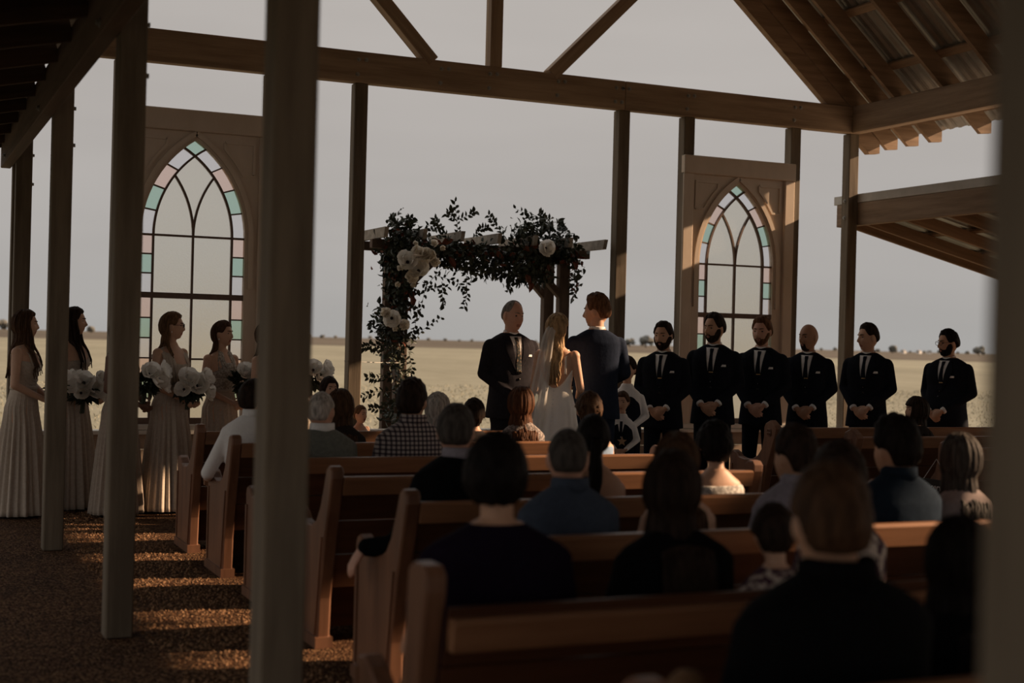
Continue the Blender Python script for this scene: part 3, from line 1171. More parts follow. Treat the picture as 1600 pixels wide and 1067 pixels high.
def flower(parent, loc, direction, r, kind, rr, part=True):
    f = link('flower', DISC[kind], parent)
    q = Vector(direction).normalized().to_track_quat('Z', 'Y')
    f.matrix_basis = Matrix.Translation(loc) @ q.to_matrix().to_4x4() @ Matrix.Rotation(rr.uniform(0, 6), 4, 'Z') @ Matrix.Scale(r, 4)
    whorls = ((5, 22, 1.0), (4, 45, .85)) if kind == 'anemone' else ((5, 30, 1.0), (5, 55, .8), (4, 75, .55))
    for wi, (n, tilt, sc) in enumerate(whorls):
        for k in range(n):
            p = link('petal', PET[kind], f)
            t = math.radians(tilt + rr.uniform(-8, 8))
            p.matrix_basis = Matrix.Rotation(2 * PI * (k + .4 * wi) / n + rr.uniform(-.12, .12), 4, 'Z') @ Matrix.Translation((0, .07, .02 * k / n)) @ Matrix.Rotation(t, 4, 'X') @ Matrix.Scale(sc * rr.uniform(.9, 1.08), 4)
    return f


gar = tag(empty('floral_garland', (5.95, 14.0, 2.5)), 'leafy garland with white blooms and rust leaves draped on the wooden arch', 'garland')
GO = Vector((5.95, 14.0, 2.5))
gr = random.Random(11)
tocam = Vector((-.42, -.9, .05))


def dense(pts, rad, n, yj=.17, size=(.055, .10), rust=.06, y0=13.93, droop=0.3):
    """leaf cloud around a pixel polyline"""
    mbl = MB()
    P = [px(a, b, y0) for a, b in pts]
    seg = [(P[i + 1] - P[i]).length for i in range(len(P) - 1)]
    for i in range(int(n * 1.7)):
        t = gr.uniform(0, sum(seg))
        k = 0
        while t > seg[k] and k < len(seg) - 1:
            t -= seg[k]
            k += 1
        p = P[k].lerp(P[k + 1], min(1, t / seg[k]))
        p = p + Vector((gr.gauss(0, rad), gr.uniform(-yj, yj), gr.gauss(0, rad)))
        d = rvec(gr) + Vector((0, -.15, -droop))
        leaf_geo(mbl, p - GO, d, rvec(gr), gr.uniform(*size), gr.uniform(.03, .052), 1 if gr.random() < rust else 0)
    o = mbl.build('foliage', [M['leaf'], M['rust']], gar)
    o['kind'] = 'stuff'
    return o


def wisp(pts, y0=13.93, n=14, size=(.05, .08), r=.003):
    """a twig with alternate leaves following a pixel polyline"""
    P = [px(a, b, y0) + Vector((0, gr.uniform(-.03, .03), 0)) for a, b in pts]
    Q = []
    for i in range(len(P) - 1):
        for k in range(6):
            Q.append(P[i].lerp(P[i + 1], k / 6))
    Q.append(P[-1])
    st = MB()
    st.tube([q - GO for q in Q], [r * (1 - .6 * i / len(Q)) for i in range(len(Q))], 5)
    tw = st.build('twig', M['stem'], gar)
    mbl = MB()
    for i in range(n):
        t = (i + .7) / n * (len(Q) - 1)
        k = min(int(t), len(Q) - 2)
        p = Q[k].lerp(Q[k + 1], t - k)
        d = (Q[k + 1] - Q[k]).normalized()
        sd_ = d.cross(Vector((.3, -1, .1))).normalized() * (1 if i % 2 else -1)
        leaf_geo(mbl, p - GO, d * .7 + sd_ + rvec(gr) * .45, Vector((gr.uniform(-.7, .7), -1, gr.uniform(-.7, .7))), gr.uniform(*size), gr.uniform(.026, .042))
    o = mbl.build('foliage', [M['leaf'], M['rust']], tw)
    o['kind'] = 'stuff'


dense([(606, 372), (650, 384), (690, 392)], .055, 260, rust=.12)
dense([(690, 385), (760, 396), (830, 400), (888, 396)], .05, 620, rust=.08)
dense([(700, 405), (760, 418), (820, 425), (860, 425)], .055, 330, droop=.8, rust=.04)
dense([(840, 395), (893, 390)], .075, 240, rust=.12)
dense([(612, 390), (622, 440), (624, 480)], .06, 420, rust=.12)
dense([(608, 490), (612, 530), (614, 545)], .085, 230, rust=.05)
dense([(612, 350), (640, 362), (660, 372)], .06, 90, rust=.0)
dense([(800, 370), (850, 356), (880, 362)], .075, 190, rust=.0)
dense([(618, 560), (630, 600), (618, 640), (606, 658)], .05, 130, rust=0)
dense([(897, 395), (896, 430), (898, 450)], .028, 40, rust=.2)
for w in ([(715, 372), (713, 345), (711, 314)], [(712, 345), (735, 335), (742, 330)], [(712, 345), (698, 334), (706, 326)], [(790, 372), (772, 350), (762, 336)], [(860, 362), (835, 340), (806, 325)],
          [(850, 356), (848, 340), (842, 331)], [(700, 372), (685, 350), (680, 342)], [(740, 372), (752, 358), (760, 356)], [(625, 365), (618, 348), (609, 342)], [(640, 365), (632, 346), (645, 340)],
          [(690, 420), (665, 448), (655, 500)], [(680, 430), (715, 440), (728, 455)], [(728, 430), (731, 460), (724, 482)], [(690, 440), (690, 465), (694, 478)], [(655, 470), (650, 510), (640, 530)],
          [(660, 440), (672, 452), (700, 448)], [(640, 540), (660, 515), (690, 495)], [(600, 540), (580, 540), (566, 543)], [(600, 480), (582, 500), (580, 512)], [(640, 550), (645, 575), (640, 590)],
          [(612, 590), (588, 592), (574, 590)], [(612, 612), (585, 612), (566, 622)], [(612, 622), (595, 640), (578, 638)], [(790, 430), (800, 445), (792, 456)], [(815, 425), (812, 440), (805, 445)],
          [(896, 430), (898, 455), (896, 470)], [(870, 352), (880, 350), (893, 372)], [(650, 372), (672, 352), (690, 358)]):
    wisp(w, n=14)

fl = random.Random(5)
for (x, y, r, kind) in ((637, 410, .125, 'anemone'), (650, 398, .10, 'rose'), (664, 398, .085, 'rose'), (668, 409, .11, 'rose'), (654, 424, .13, 'anemone'), (676, 401, .10, 'rose'), (684, 411, .09, 'rose'),
                        (642, 434, .10, 'rose'), (681, 382, .065, 'rose'), (693, 387, .05, 'rose'), (649, 381, .04, 'rose'), (622, 444, .045, 'rose'), (627, 417, .05, 'rose'), (645, 447, .045, 'rose'),
                        (852, 388, .12, 'anemone'), (603, 487, .085, 'rose'), (612, 497, .115, 'anemone'), (631, 510, .085, 'rose'), (622, 504, .06, 'rose'), (618, 513, .05, 'rose')):
    p = px(x, y, 13.71) - GO
    flower(gar, p, tocam + rvec(fl) * .35, r, kind, fl)
# large rust coloured magnolia leaves, one object each
for (x, y, a) in ((672, 376, 10), (690, 380, -20), (702, 402, 60), (641, 452, 80), (646, 462, 100), (815, 386, 20), (826, 390, -30), (897, 404, 80), (822, 428, 70), (830, 438, 100), (720, 384, 0), (772, 392, 40)):
    mbl = MB()
    t = math.radians(a)
    leaf_geo(mbl, Vector((0, 0, 0)), Vector((math.cos(t), -.2, -math.sin(t))), Vector((0, -1, .2)), .14, .07)
    mbl.build('magnolia_leaf', M['rust'], gar, loc=px(x, y, 13.80) - GO)

# white string tied between the wall post and the arch
mb = MB()
p0, p1 = px(538, 564, YF + .03), px(634, 567, 13.995)
mb.tube([p0, p0.lerp(p1, .5) - Vector((0, 0, .006)), p1], .004, 6)
tag(mb.build('string', M['rope']), 'thin white string stretched from the timber post to the arch', 'string')


# ---------------------------------------------------------------- bouquets
def bouquet(loc, heading, label, seed, sc=1.0, nf=4):
    r = random.Random(seed)
    b = tag(empty('bouquet', loc), label, 'bouquet', 'white flower bouquets held by the bridesmaids')
    h = Vector(heading).normalized()
    side = Vector((-h.y, h.x, 0))
    upv = Vector((0, 0, 1))
    mbl = MB()
    for i in range(150):
        d = (h * r.uniform(-.3, 1) + side * r.uniform(-1, 1) + upv * r.uniform(-.8, .8)).normalized()
        leaf_geo(mbl, d * r.uniform(.02, .07) * sc, d + rvec(r) * .4, rvec(r), r.uniform(.07, .11) * sc, r.uniform(.04, .06) * sc)
    o = mbl.build('foliage', M['leaf'], b)
    o['kind'] = 'stuff'
    st = MB()
    for k in range(7):
        t = 2 * PI * k / 7
        off = (side * math.cos(t) + h * math.sin(t)) * .012
        st.tube([off, off * 1.3 - upv * .17 * sc - h * .03], .006, 6)
    st.build('stem_bundle', M['leaf'], b)
    spots = [(-.07, .05, .10), (.07, .06, .09), (.0, -.01, .11), (.10, -.05, .08), (-.10, -.03, .075), (0.02, .10, .07)][:nf]
    for (sx, sz, rr_) in spots:
        p = (side * sx + upv * sz + h * r.uniform(.075, .10)) * sc
        flower(b, p, h * 1.0 + side * sx * 6 + upv * (sz * 5 + .1) + rvec(r) * .2, rr_ * sc, 'anemone', r)
    return b
# ================================================================ people
def vcone(p0, p1, r0, r1, n=14):
    """closed round-ended cone"""
    p0, p1 = Vector(p0), Vector(p1)
    d = p1 - p0
    L = d.length
    d = d / L if L > 1e-9 else Vector((0, 0, 1))
    pts, rad = [], []
    for k in (0.98, .8, .5, .2):
        pts.append(p0 - d * r0 * k)
        rad.append(r0 * math.sqrt(1 - k * k) + 1e-4)
    pts.append(p0); rad.append(r0)
    pts.append(p1); rad.append(r1)
    for k in (.2, .5, .8, .98):
        pts.append(p1 + d * r1 * k)
        rad.append(r1 * math.sqrt(1 - k * k) + 1e-4)
    m = MB()
    m.tube(pts, rad, n)
    return m.v, m.f


def vell(c, r, rot=None, nu=18, nv=12):
    vs, fs = [], []
    for j in range(1, nv):
        ph = PI * j / nv
        for i in range(nu):
            th = 2 * PI * i / nu
            v = Vector((r[0] * math.sin(ph) * math.cos(th), r[1] * math.sin(ph) * math.sin(th), r[2] * math.cos(ph)))
            if rot: v = rot @ v
            vs.append(Vector(c) + v)
    t, b = Vector((0, 0, r[2])), Vector((0, 0, -r[2]))
    if rot: t, b = rot @ t, rot @ b
    vs += [Vector(c) + t, Vector(c) + b]
    n = (nv - 1) * nu
    for j in range(nv - 2):
        for i in range(nu):
            i2 = (i + 1) % nu
            fs.append((j * nu + i, (j + 1) * nu + i, (j + 1) * nu + i2, j * nu + i2))
    for i in range(nu):
        i2 = (i + 1) % nu
        fs.append((n, i, i2))
        fs.append((n + 1, (nv - 2) * nu + i2, (nv - 2) * nu + i))
    return vs, fs


def vloft(rings, n=28, ex=2.3):
    """rings: (z, rx, ry, cy, [cx]) super-ellipse sections"""
    vs, fs = [], []
    for q in rings:
        z, rx, ry, cy = q[:4]
        cx = q[4] if len(q) > 4 else 0
        for i in range(n):
            t = 2 * PI * i / n
            c, s = math.cos(t), math.sin(t)
            vs.append((cx + rx * math.copysign(abs(c) ** (2 / ex), c), cy + ry * math.copysign(abs(s) ** (2 / ex), s), z))
    m = len(rings)
    for j in range(m - 1):
        for i in range(n):
            i2 = (i + 1) % n
            fs.append((j * n + i, j * n + i2, (j + 1) * n + i2, (j + 1) * n + i))
    fs.append(tuple(range(n - 1, -1, -1)))
    fs.append(tuple((m - 1) * n + i for i in range(n)))
    return vs, fs


def ring_at(rings, z):
    rr = sorted(rings, key=lambda q: q[0])
    if z <= rr[0][0]: return rr[0][1:4]
    for a, b in zip(rr, rr[1:]):
        if z <= b[0]:
            t = (z - a[0]) / (b[0] - a[0])
            t = t * t * (3 - 2 * t) * .5 + t * .5
            return [a[i] + (b[i] - a[i]) * t for i in (1, 2, 3)]
    return rr[-1][1:4]


def blob(name, prims, voxel, parent, mats, smooth=2, dec=None, zone=None):
    """union of closed shapes as one continuous surface"""
    m = MB()
    for p in prims: m.add(*p)
    me = mesh_from(name, m.v, m.f)
    tmp = bpy.data.objects.new('tmp', me)
    COL.objects.link(tmp)
    md = tmp.modifiers.new('r', 'REMESH')
    md.mode = 'VOXEL'
    md.voxel_size = voxel
    md.use_smooth_shade = True
    if smooth:
        ms = tmp.modifiers.new('s', 'SMOOTH')
        ms.factor = 0.5
        ms.iterations = smooth
    if dec:
        mdc = tmp.modifiers.new('d', 'DECIMATE')
        mdc.ratio = dec
    dg = bpy.context.evaluated_depsgraph_get()
    out = bpy.data.meshes.new_from_object(tmp.evaluated_get(dg))
    out.name = name
    bpy.data.objects.remove(tmp)
    bpy.data.meshes.remove(me)
    out.materials.clear()
    for mt in (mats if isinstance(mats, (list, tuple)) else [mats]): out.materials.append(mt)
    out.polygons.foreach_set('use_smooth', [True] * len(out.polygons))
    if zone:
        nP = len(out.polygons)
        c = np.zeros(nP * 3)
        out.polygons.foreach_get('center', c)
        out.polygons.foreach_set('material_index', zone(c.reshape(-1, 3)).astype(np.int32))
    return link(name, out, parent)


def sstep(a, b, x):
    t = max(0.0, min(1.0, (x - a) / (b - a)))
    return t * t * (3 - 2 * t)


# ---------------------------------------------------------------- head
def head_point(d, fem=False, plain=False):
    """surface of the head in direction d (unit); origin mid-head, face to +y"""
    x, y, z = d
    yy = y ** (1 - .42 * sstep(.1, -.85, z)) if y > 0 else y
    X, Y, Z = .0755 * x, .098 * yy, .118 * z
    if z < 0:
        k = (-z) ** 1.4
        X *= 1 - (.33 if fem else .24) * k
        if y < 0: Y *= 1 - .42 * k
    if y > 0:
        Y *= (0.93 + .05 * (-z if z < 0 else 0))
        X *= 1 - .06 * y
    else:
        Y *= 1.04
    p = Vector((X, Y, Z))
    if plain or y <= 0.05: return p

    def g(cx, cz, sx, sz):
        return math.exp(-((x - cx) / sx) ** 2 - ((z - cz) / sz) ** 2)
    ax = abs(x)
    o = 0.0
    o += (.026 if fem else .029) * math.exp(-(x / .125) ** 2) * (sstep(.24, -.24, z) * sstep(-.40, -.27, z))       # nose
    o += .005 * math.exp(-(ax - .15) ** 2 / .006) * g(x, -.28, 1, .07)                          # nostrils
    o -= .0125 * math.exp(-((ax - .40) / .17) ** 2 - ((z - .06) / .12) ** 2)                    # eye sockets
    o += .006 * math.exp(-((ax - .33) / .28) ** 2 - ((z - .27) / .09) ** 2)                     # brow
    o += .005 * math.exp(-((ax - .55) / .2) ** 2 - ((z + .22) / .18) ** 2)                      # cheek bones
    o += .0065 * math.exp(-(x / .24) ** 2 - ((z + .50) / .055) ** 2)                            # upper lip
    o += .0075 * math.exp(-(x / .20) ** 2 - ((z + .635) / .05) ** 2)                            # lower lip
    o -= .004 * math.exp(-(x / .26) ** 2 - ((z + .57) / .03) ** 2)                              # mouth line
    o += (.006 if fem else .010) * math.exp(-(x / .3) ** 2 - ((z + .84) / .12) ** 2)
    o -= .005 * math.exp(-(x / .35) ** 2 - ((z + .73) / .06) ** 2)            # chin
    p.y += o
    return p


def sphere_grid(nu, nv):
    dirs, fs = [], []
    for j in range(1, nv):
        ph = PI * j / nv
        for i in range(nu):
            th = 2 * PI * i / nu
            dirs.append((math.sin(ph) * math.cos(th), math.sin(ph) * math.sin(th), math.cos(ph)))
    n = len(dirs)
    dirs += [(0, 0, 1), (0, 0, -1)]
    for j in range(nv - 2):
        for i in range(nu):
            i2 = (i + 1) % nu
            fs.append((j * nu + i, (j + 1) * nu + i, (j + 1) * nu + i2, j * nu + i2))
    for i in range(nu):
        i2 = (i + 1) % nu
        fs.append((n, i, i2))
        fs.append((n + 1, (nv - 2) * nu + i2, (nv - 2) * nu + i))
    return dirs, fs


GRID_HI = sphere_grid(64, 48)
GRID_LO = sphere_grid(40, 28)


def head_prims(MH, fem, ears=True):
    dirs, fs = GRID_HI
    vs = [MH @ head_point(d, fem) for d in dirs]
    pr = [(vs, fs)]
    if ears:
        for s in (-1, 1):
            c = Vector((s * .075, -.008, -.004))
            rot = Matrix.Rotation(s * -.35, 3, 'Z')
            v, f = vell(c, (.010, .021, .033), rot, 12, 8)
            pr.append(([MH @ Vector(q) for q in v], f))
    return pr


def hair_cap(name, MH, mat, parent, t=.018, front=.60, side=.02, back=-.62, amp=.25, freq=7, seed=0, fem=False, top=0.0, part=None, fade=.10):
    """hair that sits on the skull above a hairline"""
    dirs, fs = sphere_grid(56, 40)
    vs = []
    for d in dirs:
        x, y, z = d
        az = math.atan2(abs(x), y)              # 0 front, pi back
        q = az / PI
        if q < .42: h = front + (side - front) * sstep(.20, .42, q)
        elif q < .56: h = side
        else: h = side + (back - side) * sstep(.56, .72, q)
        m = sstep(h - .05, h + fade, z)
        nz = noise.noise(Vector((x * freq * .7 + seed * 3.1, y * freq + seed, z * freq * .5)))
        n2 = noise.noise(Vector((x * 22 + seed, y * 22, z * 9)))
        off = t * (1 + amp * nz + .12 * n2) + top * sstep(.3, .95, z) * (1 + .4 * nz)
        if part is not None:
            off -= t * .45 * math.exp(-((x - part) / .05) ** 2) * sstep(.5, .8, z)
        base = head_point(d, fem, True)
        off = off * m - .010 * (1 - m)
        vs.append(MH @ (base + Vector(d).normalized() * off))
    me = mesh_from(name, vs, fs, True)
    return link(name, me, parent, mat)


def locks(name, MH, mat, parent, length, n=46, wave=.0, seed=1, thick=.016, azr=(.50, 1.0), spread=1.0, torso=None, fem=True, top_z=.9, both=True,
          forward=0.0, r_end=.3, sh_z=None, pull=0.0):
    """long strands from the crown over the skull, then hanging; azr in units of pi from the front"""
    r = random.Random(seed)
    mb = MB()
    for i in range(n):
        s = 1 if (i % 2) else -1
        q = azr[0] + (azr[1] - azr[0]) * ((i + r.random()) / n)
        az = q * PI * s + r.uniform(-.06, .06)
        pts = []
        lift = r.uniform(.006, .020)
        zz = [top_z - k * .17 for k in range(int((top_z + .62) / .17) + 1)]
        for z in zz:
            rr = math.sqrt(max(0, 1 - z * z))
            d = (rr * math.sin(az), rr * math.cos(az), z)
            b = head_point(d, fem, True)
            if z < -.1: b = Vector((b.x * (1 + .10 * (-z)), b.y * (1 + .25 * (-z)), b.z))
            pts.append(MH @ (b + Vector(d) * lift))
        p = pts[-1].copy()
        hc = MH.translation
        out = Vector((p.x - hc.x, p.y - hc.y, 0))
        out = out.normalized() if out.length > 1e-4 else Vector((0, -1, 0))
        L = length * r.uniform(.78, 1.05)
        m = max(4, int(L / .035))
        ph = r.uniform(0, 6.28)
        tang = Vector((-out.y, out.x, 0))
        for k in range(1, m + 1):
            p = p + Vector((0, 0, -L / m)) + out * (.0045 * spread) + Vector((0, forward * .012, 0)) - Vector((p.x - hc.x, 0, 0)) * pull
            w = wave * math.sin(ph + k * .75) * min(1, k / 4)
            p2 = p + tang * w + out * w * .5
            if torso and sh_z and p2.z < sh_z + .03:
                tx, ty, cy = ring_at(torso, p2.z)
                e = ((p2.x) / (tx + .015)) ** 2 + ((p2.y - cy) / (ty + .022)) ** 2
                if e < 1:
                    if p2.y - cy < .02:
                        p2.y = cy - (ty + .022) * math.sqrt(max(0, 1 - (p2.x / (tx + .015)) ** 2))
                    else:
                        p2.y = cy + (ty + .022) * math.sqrt(max(0, 1 - (p2.x / (tx + .015)) ** 2))
                    p.y += (p2.y - p.y) * .6
            pts.append(p2)
        M_ = len(pts)
        rad = []
        for k in range(M_):
            t = k / (M_ - 1)
            rad.append(thick * (.55 + .45 * sstep(0, .2, t)) * (1 - (1 - r_end) * sstep(.65, 1, t)) * r.uniform(.9, 1.1))
        mb.tube(pts, rad, 6, flat=.6)
    return mb.build(name, mat, parent, True)


def curls(name, MH, mat, parent, spots, seed=3, thick=.012):
    """ringlets and rolls of an updo; spots in head space (x, y, z, radius)"""
    r = random.Random(seed)
    mb = MB()
    for (x, y, z, R) in spots:
        ax = rvec(r).normalized()
        a = ax.orthogonal().normalized()
        b = ax.cross(a)
        pts = []
        for k in range(16):
            t = k / 15 * 2 * PI * 1.35
            q = R * (1 - .35 * k / 15)
            pts.append(MH @ (Vector((x, y, z)) + a * math.cos(t) * q + b * math.sin(t) * q + ax * (k / 15 - .5) * R))
        mb.tube(pts, thick, 7)
    return mb.build(name, mat, parent, True)


# ---------------------------------------------------------------- hands
def hand_prims(w, d, pn, side, curl=.6, k=1.0, spread=0.0):
    """hand at wrist w, fingers along d, palm facing pn; side +1 puts the thumb on pn x d"""
    d = Vector(d).normalized()
    pn = Vector(pn)
    pn = (pn - d * pn.dot(d)).normalized()
    y = pn.cross(d) * side
    w = Vector(w)

    def P(a, b, c): return w + (d * a + y * b + pn * c) * k
    pr = [vcone(P(-.03, 0, 0), P(.03, 0, 0), .023 * k, .024 * k, 10)]
    R = Matrix((y, pn, d)).transposed()
    pr.append(vell(P(.052, 0, 0), (.040 * k, .0165 * k, .052 * k), R, 14, 10))
    for i, (b, L) in enumerate(((-.030, .060), (-.011, .076), (.010, .082), (.030, .074))):
        a0 = P(.090 - .006 * abs(i - 2), b, .0)
        ang = curl * .55
        p1 = a0 + (d * math.cos(ang) + pn * math.sin(ang) + y * spread * (b * 6)) * L * .48 * k
        ang2 = curl * 1.35
        p2 = p1 + (d * math.cos(ang2) + pn * math.sin(ang2)) * L * .32 * k
        ang3 = curl * 1.9
        p3 = p2 + (d * math.cos(ang3) + pn * math.sin(ang3)) * L * .24 * k
        pr += [vcone(a0 - d * .02 * k, p1, .0098 * k, .0092 * k, 8), vcone(p1, p2, .0092 * k, .0085 * k, 8), vcone(p2, p3, .0085 * k, .0072 * k, 8)]
    t0 = P(.022, .030, .004)
    t1 = t0 + (d * .75 + y * .55 + pn * .25).normalized() * .042 * k
    t2 = t1 + (d * .9 + y * .1 + pn * .4).normalized() * .034 * k
    pr += [vcone(t0, t1, .014 * k, .0115 * k, 8), vcone(t1, t2, .0112 * k, .0088 * k, 8)]
    return pr


# ---------------------------------------------------------------- skin, cloth, hair materials
def skin(name, c):
    m = pm(name, tuple(v * .88 for v in c), c, 9, 0.55, rand=False, spec=0.35)
    b = m.node_tree.nodes['Principled BSDF']
    b.inputs['Subsurface Weight'].default_value = 0.0
    return m


SK = {'fair': skin('fair_skin', (.62, .37, .25)), 'warm': skin('warm_skin', (.56, .32, .205)), 'tan': skin('tan_skin', (.46, .25, .155)), 'pink': skin('pink_skin', (.61, .34, .24)),
      'brown': skin('brown_skin', (.16, .075, .045))}
LIP = pm('lips', (.34, .10, .085), None, rough=.4)
LIP_M = pm('lips_pale', (.36, .16, .12), None, rough=.5)
EYEW = pm('eye_white', (.55, .52, .48), None, rough=.25)
EYED = pm('eye_iris', (.03, .02, .014), None, rough=.2)
HAIRS = {}


def hair(c, nm):
    if nm not in HAIRS:
        HAIRS[nm] = pm(nm + '_hair', tuple(v * .5 for v in c), tuple(v * 1.35 for v in c), 28, .6, .5, (1.6, 1.6, .25), rand=False, spec=.07, detail=3)
    return HAIRS[nm]


HB = hair((.028, .017, .012), 'dark_brown')
HK = hair((.012, .009, .008), 'black')
HM = hair((.075, .04, .022), 'brown')
HL = hair((.16, .088, .045), 'light_brown')
HA = hair((.10, .042, .020), 'auburn')
HY = hair((.36, .235, .125), 'blonde')
HG = hair((.20, .18, .16), 'grey')
HW = hair((.42, .38, .34), 'white')
HS = hair((.07, .06, .053), 'dark_grey')
HR = hair((.13, .062, .03), 'reddish_brown')


def cloth(name, c, c2=None, scale=40, rough=.85, bump=.25, sheen=0.0, bs=None):
    return pm(name, c, c2 or tuple(v * 1.25 for v in c), scale, rough, bump, rand=False, spec=.2 if max(c) > .1 else .03, sheen=sheen, bump_scale=bs)


NAVY = cloth('black_navy_suit', (.0105, .012, .0165), bs=14, bump=.35)
NAVY2 = cloth('navy_suit', (.016, .022, .038), bs=14, bump=.35)
CHAR = cloth('charcoal_suit', (.020, .018, .021), bs=14, bump=.35)
WHITE = cloth('white_shirt_cloth', (.80, .78, .76), (.86, .84, .82), bs=12, bump=.3)
TIEK = cloth('dark_tie', (.012, .014, .02))
TIEF = pm('flowered_tie', (.015, .02, .018), (.30, .20, .13), 55, .7, rand=False, lo=.52, hi=.62)
GOLD = pm('gold_clip', (.65, .42, .18), None, rough=.3)
SHOE = pm('black_leather_shoe', (.012, .010, .009), None, rough=.3)
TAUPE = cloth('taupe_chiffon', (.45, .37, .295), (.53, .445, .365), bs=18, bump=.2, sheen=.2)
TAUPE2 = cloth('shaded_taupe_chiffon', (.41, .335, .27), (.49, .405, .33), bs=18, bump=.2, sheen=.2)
LACE = pm('taupe_lace', (.30, .25, .205), (.56, .50, .43), 55, .8, .6, rand=False, lo=.45, hi=.58)
IVORY = cloth('ivory_satin', (.88, .84, .78), (.92, .88, .83), scale=6, rough=.55, bs=9, bump=.25)
LENS = pm('spectacle_frame', (.02, .015, .012), None, rough=.3)


# ---------------------------------------------------------------- rings of the body
MT = [(.80, .165, .115, 0), (.92, .172, .118, 0), (1.05, .152, .105, 0), (1.18, .16, .11, .0), (1.30, .175, .118, .005), (1.39, .172, .10, 0), (1.44, .135, .078, -.005), (1.49, .09, .065, -.008), (1.52, .062, .06, -.005)]
FT = [(.78, .165, .112, -.005), (.90, .172, .118, -.008), (1.0, .142, .10, 0), (1.08, .122, .088, .005), (1.17, .132, .094, .008), (1.25, .148, .115, .018), (1.33, .150, .092, .005), (1.385, .125, .070, -.005), (1.42, .075, .055, -.008), (1.45, .052, .050, -.005)]


def to_cam(x, y):
    return Vector((-x, -y)).normalized()


def heading(x, y, a):
    """unit heading; a = degrees turned from facing the camera towards the right of the picture"""
    c = to_cam(x, y)
    right = Vector((-c.y, c.x)) * -1
    right = Vector((-c.y, c.x))
    # picture right is the camera's right as seen from the camera
    cr = Vector((math.cos(YAW), -math.sin(YAW)))
    if right.dot(cr) < 0: right = -right
    t = math.radians(a)
    return c * math.cos(t) + right * math.sin(t)


def rz_of(h):
    return math.atan2(-h.x, h.y)


def face_bits(root, MH, eyebrow_mat=None, fem=False, sk=1.0):
    for s in (-1, 1):
        d = Vector((s * .40, .89, .06)).normalized()
        c = head_point(d, fem) + Vector((0, -.0045, 0))
        m = MB()
        v, f = vell((0, 0, 0), (.0145, .0105, .0095), None, 14, 10)
        mi = [1 if (sum(v[i][1] for i in q) / len(q) > .0062) else 0 for q in f]
        m.add([MH @ (c + Vector(q)) for q in v], f)
        m.mi = mi
        m.build('eye', [EYEW, EYED], root, True)
        if eyebrow_mat:
            pts = []
            for k in range(5):
                x = s * (.16 + .12 * k)
                z = .235 + .03 * math.sin(k / 4 * PI * .8)
                dd = Vector((x, math.sqrt(max(.01, 1 - x * x - z * z)), z))
                pts.append(MH @ (head_point(dd, fem) + Vector((0, .001, 0))))
            m = MB()
            m.tube(pts, [.0028, .0042, .0042, .0036, .0016], 6)
            m.build('eyebrow', eyebrow_mat, root, True)


def lips_zone(MH, fem):
    inv = MH.inverted()
    A = np.array(inv)

    def z(c):
        h = np.c_[c, np.ones(len(c))] @ A.T
        return ((np.abs(h[:, 0]) < .022) & (h[:, 1] > .072) & (h[:, 2] < -.054) & (h[:, 2] > -.080)).astype(int)
    return z


def beard(root, MH, mat, t=.007, full=True, seed=0):
    dirs, fs = sphere_grid(56, 44)
    vs = []
    for d in dirs:
        x, y, z = d
        ax = abs(x)
        base = head_point(d, False)
        h = -.46 + .46 * sstep(.68, .97, ax)                # upper edge rises to the sideburn
        m = sstep(h + .12, h - .10, z) * sstep(-.25, .05, y)
        if full:
            m = max(m, sstep(.42, .30, ax) * sstep(-.36, -.41, z) * sstep(-.50, -.46, z) * sstep(.5, .7, y))
        m *= 1 - math.exp(-(x / .22) ** 2 - ((z + .57) / .10) ** 2) * (1 if y > 0 else 0)
        if not full:
            m *= sstep(.55, .35, ax)
        nz = noise.noise(Vector((x * 14 + seed, y * 14, z * 14)))
        vs.append(MH @ (base + Vector(d) * (t * (1 + .35 * nz) * m - .010 * (1 - m))))
    return link('beard', mesh_from('beard', vs, fs, True), root, mat)


def glasses(root, MH, fem=False):
    g = MB()
    for s in (-1, 1):
        c = Vector((s * .031, .098, .006))
        pts = [MH @ (c + Vector((.024 * math.cos(k * PI / 8), 0, .019 * math.sin(k * PI / 8)))) for k in range(17)]
        g.tube(pts, .0022, 6)
        g.tube([MH @ Vector((s * .055, .097, .012)), MH @ Vector((s * .076, .06, .012)), MH @ Vector((s * .079, -.01, .010))], .002, 6)
    g.tube([MH @ Vector((-.008, .098, .010)), MH @ Vector((0, .101, .013)), MH @ Vector((.008, .098, .010))], .002, 6)
    g.build('spectacles', LENS, root)


def patch(bvh, xl, xr, z0, z1, off, name, mat, parent, nx=8, nz=14, th=.006):
    """strip laid on the front of a garment: xl(z), xr(z) bounds, proud by off"""
    F, B = [], []
    for j in range(nz + 1):
        z = z0 + (z1 - z0) * j / nz
        for i in range(nx + 1):
            x = xl(z) + (xr(z) - xl(z)) * i / nx
            h = bvh.ray_cast(Vector((x, 1, z)), Vector((0, -1, 0)))[0]
            y = h.y if h else .08
            F.append((x, y + off, z))
            B.append((x, y + off - th - off * .5, z))
    n = nx + 1
    fs = []
    N = len(F)
    for j in range(nz):
        for i in range(nx):
            a = j * n + i
            fs.append((a, a + n, a + n + 1, a + 1))
            fs.append((N + a, N + a + 1, N + a + n + 1, N + a + n))
    for j in range(nz):
        a, b = j * n, j * n + n
        fs.append((a, N + a, N + b, b))
        a, b = j * n + nx, j * n + n + nx
        fs.append((a, b, N + b, N + a))
    for i in range(nx):
        fs.append((i, i + 1, N + i + 1, N + i))
        a = nz * n + i
        fs.append((a, N + a, N + a + 1, a + 1))
    me = mesh_from(name, F + B, fs, True)
    return link(name, me, parent, mat)


def obj_bvh(o):
    me = o.data
    return BVHTree.FromPolygons([v.co for v in me.vertices], [tuple(p.vertices) for p in me.polygons])


SUIT_CACHE = {}


